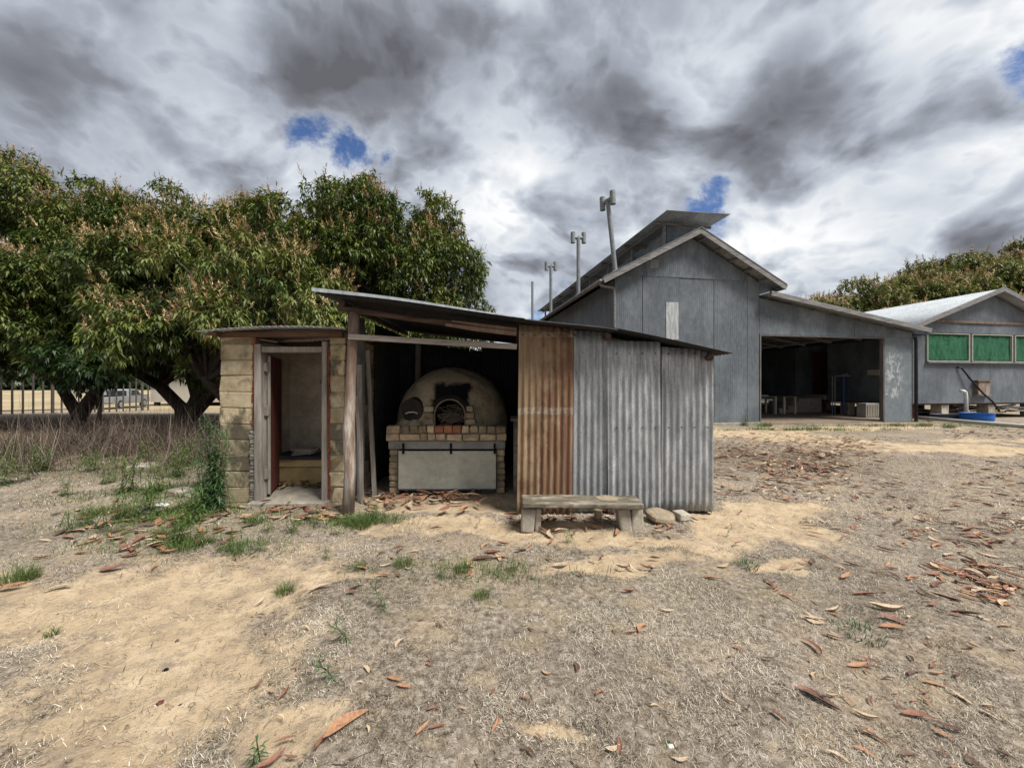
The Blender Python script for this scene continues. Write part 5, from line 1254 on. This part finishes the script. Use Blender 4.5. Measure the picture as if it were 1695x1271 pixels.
weeds = [ # px, py(base), proto, scale, label
 (352, 846, 6, 1.0, 'tall bushy green weed against the left corner of the outhouse'), (598, 872, 1, 1.2, 'thick green grass tuft at the foot of the shed post'), (582, 868, 0, 1.2, 'small grass tuft left of the shed post foot'), (622, 858, 4, .45, 'leafy weed just inside the shed right of the post'),
 (490, 880, 3, .9, 'leafy weed in front of the outhouse doorway'), (440, 882, 3, .7, 'small leafy weed left of the outhouse doorway weed'), (383, 918, 3, 1.0, 'leafy weed on the sand edge below the outhouse corner'), (430, 912, 3, .6, 'low sprawling weed right of the sand-edge weed'), (405, 915, 2, 1.2, 'flat weed patch on the sand edge'),
 (472, 980, 1, .7, 'round green tuft in dead grass below the outhouse'), (300, 900, 4, .75, 'leafy weed clump above the big red-brown leaves'), (275, 885, 7, .7, 'spreading grass clump left of the leafy clump'), (200, 858, 4, .85, 'tall leafy weed at the middle of the left weed patch'), (165, 850, 7, .9, 'bright grass clump in the left weed patch'),
 (140, 868, 4, .6, 'leafy weed at the left end of the weed patch'), (225, 845, 7, .8, 'bright grass clump right in the left weed patch'), (262, 815, 4, 1.1, 'taller leafy weed by the rubble left of the outhouse'), (290, 790, 4, 1.2, 'reddish tall weed near the dry brush and outhouse'), (180, 800, 4, .7, 'leafy weed behind the left weed patch'),
 (20, 965, 7, .8, 'large green tuft at the left edge of the frame'), (45, 960, 1, .8, 'smaller tuft right of the left-edge tuft'), (85, 1050, 0, .6, 'tiny tuft alone on the bare left sand'), (630, 1005, 5, 1.1, 'thin upright weed in the mid dead grass'), (570, 1062, 5, 1.0, 'thin upright weed below and left of the mid one'),
 (545, 1128, 5, 1.0, 'thin upright weed nearest the lower sand patch'), (797, 988, 1, .6, 'round grass tuft at the centre of the yard'), (668, 935, 1, .8, 'grass tuft in front of the oven opening'), (765, 942, 1, .7, 'grass tuft beside the leaf cluster at centre'), (595, 940, 0, .9, 'small tuft left of the front grass tufts'),
 (820, 948, 2, 1.2, 'flat weed patch under the central leaf cluster'), (430, 1268, 5, .9, 'thin sprig at the bottom edge of the frame'), (945, 895, 3, .55, 'small weed among leaves before the bench'), (1265, 706, 7, 1.4, 'tall grass tuft at the barn corner by the opening'), (1235, 705, 4, .9, 'leafy weed at the foot of the barn front wall'),
 (1205, 885, 5, .7, 'dry thin sprig on the sand right of the brick'), (1425, 1050, 2, 1.6, 'flat olive weed patch in the right dead grass'), (1235, 935, 2, 1.3, 'dark flat weed patch in the grass right of the sand'), (1110, 1240, 2, .5, 'tiny green sprig beside the white scrap'), (540, 925, 3, .45, 'little leafy weed mid-way below the shed post'),
 (790, 870, 5, .6, 'tiny sprig on the bare soil before the oven'), (20, 760, 4, 1.3, 'leafy green weed by the left edge under the trees'), (60, 745, 7, 1.4, 'green grass clump by the left edge under the trees'), (1530, 705, 7, 1.2, 'grass along the pipe by the peeling panel'), (1570, 708, 7, 1.0, 'grass tuft in front of the long pipe'),
 (1480, 705, 7, .8, 'low grass at the foot of the peeling panel'), (330, 840, 4, .9, 'leafy weed left of the tall bushy weed'), (110, 820, 4, .6, 'sparse leafy weed at the far left of the patch'), (240, 760, 4, 1.0, 'pale leafy weed against the dry brush'), (215, 815, 4, 1.3, 'taller pale leafy weed rising behind the left weed patch'), (248, 850, 4, 1.0, 'leafy weed directly beside the white scrap'), (312, 868, 4, 1.0, 'leafy weed between the tall bushy weed and the leaf litter'),
 (120, 880, 3, 1.0, 'small leafy weed left of the leaf litter at far left'), (70, 780, 4, 1.1, 'leafy weed in front of the brush near the left edge'), (10, 800, 4, 1.4, 'tall leafy weed cut by the left edge of the frame'), (150, 780, 4, .9, 'thin leafy weed in front of the middle of the brush'),
 (300, 770, 4, 1.3, 'tall leafy weed in the brush left of the tall bushy weed'), (185, 880, 3, 1.1, 'small leafy weed standing in the left leaf litter'), (520, 872, 3, .8, 'small leafy weed right of the doorway weed'), (560, 885, 3, .6, 'tiny leafy weed below the shed post tufts'),
 (345, 900, 3, .9, 'small leafy weed between the sand edge and the leafy clump'), (730, 955, 3, .5, 'little leafy weed left of the centre leaf cluster'), (848, 945, 3, .5, 'little leafy weed right of the centre leaf cluster'), (575, 1000, 2, .5, 'tiny flat weed left of the thin mid weed')]
used = set()
for k, (px, py, p, sc, lab) in enumerate(weeds):
    x, y = gp(px, py)
    o = proto[p] if p not in used else proto[p].copy()
    if p in used: COL.objects.link(o)
    used.add(p); o.location = (x, y, gh(x, y)); o.scale = (sc,)*3; o.rotation_euler = (0, 0, rnd.uniform(0, 6.28) if p != 6 else 0)
    tag(o, lab, 'weed', 'green weeds in the yard')
# low green ground cover tying the weeds together
n = 30000; cxs = [(-3.9, 4.5, .9, .5), (-4.6, 5.2, 1.2, .7), (-7, 7.5, 2.0, 1.2), (9, 12.6, 3, .3), (14, 13.7, 4, .4), (-1.6, 4.2, .4, .15), (-2.6, 4.1, .6, .15), (-.2, 3.1, .8, .2), (-3.0, 3.55, .7, .15)]
w = [4.5, 5, 9, 3, 3, 1.4, 1.6, .8, 2]; ci = rng.choice(len(cxs), n, p=np.array(w)/sum(w)); cc = np.array(cxs)[ci]
x = cc[:, 0]+rng.normal(0, 1, n)*cc[:, 2]*.6; y = cc[:, 1]+rng.normal(0, 1, n)*cc[:, 3]*.6
ok = ~((x > -3.72) & (x < 2.35) & (y > 4.6)) & (fbm(x*4, y*4, 77) > .48); x = x[ok]; y = y[ok]; n = len(x)
o = blades('ground_cover', x, y, ground_h(x, y)-.003, rng.uniform(.03, .10, n)*(1+.05*y), .0035*(1+.12*y), rng.uniform(0, 6.28, n), rng.uniform(.4, 1.4, n), rng.uniform(0, 1, n), rng.random(n), M['weed'])
tag(o, 'thin green grass sprouting in patches around the outhouse and buildings', 'grass', kind='stuff')

# dry brush
n = 7500
x = rng.uniform(-9.8, -3.9, n)-.0; y = rng.uniform(6.3, 10.5, n); x = x-(y-6.3)*.55+rng.normal(0, .3, n)
ok = fbm(x*.8, y*.8, 88) > .36; x = x[ok]; y = y[ok]; n = len(x)
o = blades('dry_brush', x, y, ground_h(x, y)-.01, rng.uniform(.3, 1.25, n)*(.5+1.1*fbm(x*.6, y*.6, 91)), rng.uniform(.003, .007, n)*1.2, rng.uniform(0, 6.28, n), rng.uniform(.1, 1.4, n), rng.uniform(-1.2, 1.6, n), rng.random(n), M['twig'])
tag(o, 'tangled grey-brown dry brush between the weeds and the mango trees', 'dry brush', kind='stuff')
for k, (px, py, h, ln) in enumerate([(155, 735, 1.2, .1), (172, 745, 1.0, .5), (330, 735, 1.0, -.5)]):
    x, y = gp(px, py); mb = MB(); mb.tube([(x, y, 0), (x+ln*.3, y, h*.5), (x+ln, y+.1, h)], [.008, .006, .003], 6)
    tag(mb.build('dry_stalk', M['stick'], None, loc=(x, y, 0)), ['upright bare stalk in the middle of the dry brush', 'right-leaning bare stalk in the dry brush', 'left-leaning bare stalk near the outhouse'][k], 'stalk', 'bare stalks in the dry brush')

# rubble and scraps by the outhouse
for k, (px, py, w, h, m, lab) in enumerate([(268, 836, .16, .03, 'white', 'flat white scrap lying in the weeds left of the outhouse'), (300, 815, .34, .06, 'concrete', 'broken grey concrete slab piece behind the white scrap'), (320, 822, .22, .05, 'concrete', 'smaller grey concrete lump nearer the outhouse'),
                                            (250, 846, .3, .04, 'concrete', 'low grey concrete fragment in front of the white scrap'), (240, 775, .5, .08, 'cream', 'pale timber scrap by the dry brush'), (1110, 1233, .03, .012, 'white', 'tiny white scrap on the dead grass near the bottom edge')]):
    x, y = gp(px, py); mb = MB(); vs = []; n = 9
    for z_, q in ((0, 1), (h*.6, 1.02), (h, .82)):
        for j in range(n):
            a = 2*math.pi*j/n; rr = w/2*q*(1+.25*math.sin(j*2.7+k)); vs.append((x+rr*math.cos(a), y+rr*.7*math.sin(a), gh(x, y)+z_))
    mb.add(vs, [(i*n+j, i*n+(j+1) % n, (i+1)*n+(j+1) % n, (i+1)*n+j) for i in range(2) for j in range(n)]+[tuple(2*n+j for j in range(n))])
    tag(mb.build('rubble_piece', M[m], None, loc=(x, y, 0), bevel=.004), lab, 'scrap')
# pebbles on the sand
peb = [(275, 1103, .028, 'black', 'dark oval pebble on the left sand'), (265, 1160, .03, 'redwood', 'small brown twig-shaped pebble low on the sand'), (318, 1163, .03, 'stone', 'tan pebble low on the sand'), (298, 1163, .014, 'darkiron', 'tiny grey pebble beside the tan pebble'), (282, 1168, .022, 'stone', 'thin tan pebble left of the grey one')]
for px, py, s_, m, lab in peb:
    x, y = gp(px, py); mb = MB(); mb.lathe([(.1*s_, 0), (.42*s_, .1*s_), (.48*s_, .22*s_), (.3*s_, .38*s_), (.05*s_, .42*s_)], (x, y, gh(x, y)-.022), 9, .28)
    tag(mb.build('pebble', M[m], None, loc=(x, y, 0), smooth=True), lab, 'pebble')

# ------------------------------------------------------------------ world: sky with cloud layer
SUN_EL, SUN_AZ = 56, 126     # azimuth measured from +Y clockwise
w = bpy.data.worlds.new('World'); scene.world = w; w.use_nodes = True
nt = w.node_tree; nt.nodes.clear()
class WN(NT):
    def __init__(s, tree): s.t = tree; s.co = None
q = WN(nt)
out = q.n('ShaderNodeOutputWorld'); bg = q.n('ShaderNodeBackground'); q.l(bg.outputs[0], out.inputs[0])
tc = q.n('ShaderNodeTexCoord'); D = tc.outputs['Generated']; q.co = D
sky = q.n('ShaderNodeTexSky'); sky.sky_type = 'NISHITA'; sky.sun_disc = False; sky.sun_elevation = R(SUN_EL); sky.sun_rotation = R(SUN_AZ); sky.air_density = 1.0; sky.dust_density = .6
sx, sy, sz = q.sep(D)
den = q.math('ADD', q.math('MAXIMUM', sz, 0.0), .48)
cmb = q.n('ShaderNodeCombineXYZ'); q.l(q.math('DIVIDE', sx, den), cmb.inputs[0]); q.l(q.math('DIVIDE', sy, den), cmb.inputs[1]); cmb.inputs[2].default_value = .37
pl = cmb.outputs[0]
wp = q.n('ShaderNodeTexNoise'); wp.inputs['Scale'].default_value = 1.5; wp.inputs['Detail'].default_value = 3; q.l(pl, wp.inputs['Vector'])
w1 = q.n('ShaderNodeVectorMath'); w1.operation = 'MULTIPLY_ADD'; q.l(wp.outputs['Color'], w1.inputs[0]); w1.inputs[1].default_value = (.28, .28, .1); q.l(pl, w1.inputs[2])
plw = w1.outputs[0]
n1 = q.noise(1.9, 6, .42, q.map((1, 1, 1), (3.1, 1.4, 0), src=plw), 0)
n2 = q.noise(5.2, 6, .45, q.map((1, 1, 1), (7.7, 2.2, 0), src=plw), 0)
n3 = q.noise(17, 4, .45, plw, 0)
def dirpx(px, py):
    v = Vector(((px-847.5)/637, 1, (635.5-py)/637)); return v.normalized()
def gb(px, py, rad, edge=1.0):
    d = dirpx(px, py); x = q.n('ShaderNodeVectorMath'); x.operation = 'DISTANCE'; q.l(Dw, x.inputs[0]); x.inputs[1].default_value = d
    return q.step(x.outputs['Value'], rad, rad*.15)
# warped direction so cloud masses get ragged outlines
wn = q.n('ShaderNodeTexNoise'); wn.inputs['Scale'].default_value = 1.7; wn.inputs['Detail'].default_value = 6; q.l(pl, wn.inputs['Vector'])
wv = q.n('ShaderNodeVectorMath'); wv.operation = 'SUBTRACT'; q.l(wn.outputs['Color'], wv.inputs[0]); wv.inputs[1].default_value = (.5, .5, .5)
ws = q.n('ShaderNodeVectorMath'); ws.operation = 'SCALE'; q.l(wv.outputs[0], ws.inputs[0]); ws.inputs['Scale'].default_value = .42
wa = q.n('ShaderNodeVectorMath'); wa.operation = 'ADD'; q.l(D, wa.inputs[0]); q.l(ws.outputs[0], wa.inputs[1]); Dw = wa.outputs[0]
low = q.math('SUBTRACT', 1.0, q.step(sz, .12, .55))
def crease(n, k): return q.math('SUBTRACT', k*.35, q.math('MULTIPLY', q.math('ABSOLUTE', q.math('SUBTRACT', n, .5)), k*4))
acc = q.math('ADD', q.math('MULTIPLY', q.math('SUBTRACT', n1, .5), 1.65), q.math('MULTIPLY', q.math('SUBTRACT', n2, .5), .95))
acc = q.math('ADD', acc, q.math('MULTIPLY', q.math('SUBTRACT', n3, .5), .26))
acc = q.math('ADD', acc, q.math('MULTIPLY', crease(n2, .42), q.math('MULTIPLY_ADD', low, .6, .5)))
acc = q.math('ADD', acc, crease(n3, .14))
acc = q.math('ADD', acc, .56)
for (px, py, r_, a) in [(600, 90, .26, -.30), (780, 190, .30, -.40), (720, 290, .2, -.14), (1010, 150, .20, -.2), (540, 20, .3, -.12), (1340, 215, .19, -.42), (1400, 240, .14, -.2), (60, 60, .3, -.10), (1580, 380, .22, -.12), (1100, 20, .25, -.12), (1500, 300, .2, -.08),
                         (1560, 170, .22, .25), (1440, 90, .2, .14), (870, 420, .22, .2), (1020, 390, .2, .10), (1200, 90, .18, .28), (330, 180, .22, .16), (400, 60, .18, .12), (640, 225, .12, .12), (1300, 400, .2, .10), (120, 200, .25, .10), (1420, 420, .14, .12), (1640, 60, .2, .12), (700, 250, .12, .12)]:
    acc = q.math('ADD', acc, q.math('MULTIPLY', gb(px, py, r_), a))
cl = q.ramp(acc, [(.0, (.075, .078, .088)), (.28, (.135, .142, .163)), (.5, (.225, .245, .283)), (.72, (.36, .385, .42)), (.9, (.50, .51, .52)), (1, (.56, .565, .57))])
hv = None
for (px, py, r_, a) in [(610, 268, .115, .9), (535, 248, .10, .85), (670, 290, .08, .8), (1185, 348, .10, .9), (1635, 200, .07, .85), (860, 520, .10, .9), (905, 470, .07, .6), (960, 385, .05, .6), (840, 385, .05, .5), (925, 345, .05, .4), (270, 300, .12, .4)]:
    e = q.math('MULTIPLY', gb(px, py, r_), a); hv = e if hv is None else q.math('MAXIMUM', hv, e)
fr_ = q.math('ADD', hv, q.math('MULTIPLY', q.math('SUBTRACT', q.noise(8, 7, .65, plw), .5), 3.2))
cl = q.mix(q.math('MULTIPLY', q.step(fr_, .1, .5), q.math('MULTIPLY', hv, .6)), cl, (.36, .39, .44))
hv = q.math('MULTIPLY', q.step(fr_, .35, 1.05), q.step(hv, .05, .6))
skyc = q.mix(1.0, sky.outputs[0], (.04, .048, .064), 'MULTIPLY')
clr = q.n('ShaderNodeMix'); clr.data_type = 'RGBA'; q.l(hv, clr.inputs[0]); q.l(cl, clr.inputs[6]); q.l(skyc, clr.inputs[7])
sc10 = q.n('ShaderNodeVectorMath'); sc10.operation = 'SCALE'; q.l(clr.outputs[2], sc10.inputs[0]); sc10.inputs['Scale'].default_value = 10.0
q.l(sc10.outputs[0], bg.inputs[0]); bg.inputs[1].default_value = .1
# sun behind the overcast
sl = bpy.data.lights.new('sun', 'SUN'); sl.energy = 3.6; sl.angle = R(20); sl.color = (1, .96, .9)
so = bpy.data.objects.new('sun', sl); COL.objects.link(so)
el, az = R(SUN_EL), R(SUN_AZ); dv = Vector((math.sin(az)*math.cos(el), math.cos(az)*math.cos(el), math.sin(el)))
so.rotation_euler = dv.to_track_quat('Z', 'Y').to_euler(); so.location = dv*50

cam = bpy.data.cameras.new('camera'); co = bpy.data.objects.new('camera', cam); COL.objects.link(co)
co.location = (0, 0, 1.5); co.rotation_euler = (R(90), 0, 0); cam.sensor_width = 36; cam.lens = 13.53; cam.clip_start = .05; cam.clip_end = 2000
scene.camera = co
scene.view_settings.view_transform = 'Standard'; scene.view_settings.look = 'None'; scene.view_settings.gamma = 1; scene.view_settings.exposure = .88
scene.view_settings.use_curve_mapping = False
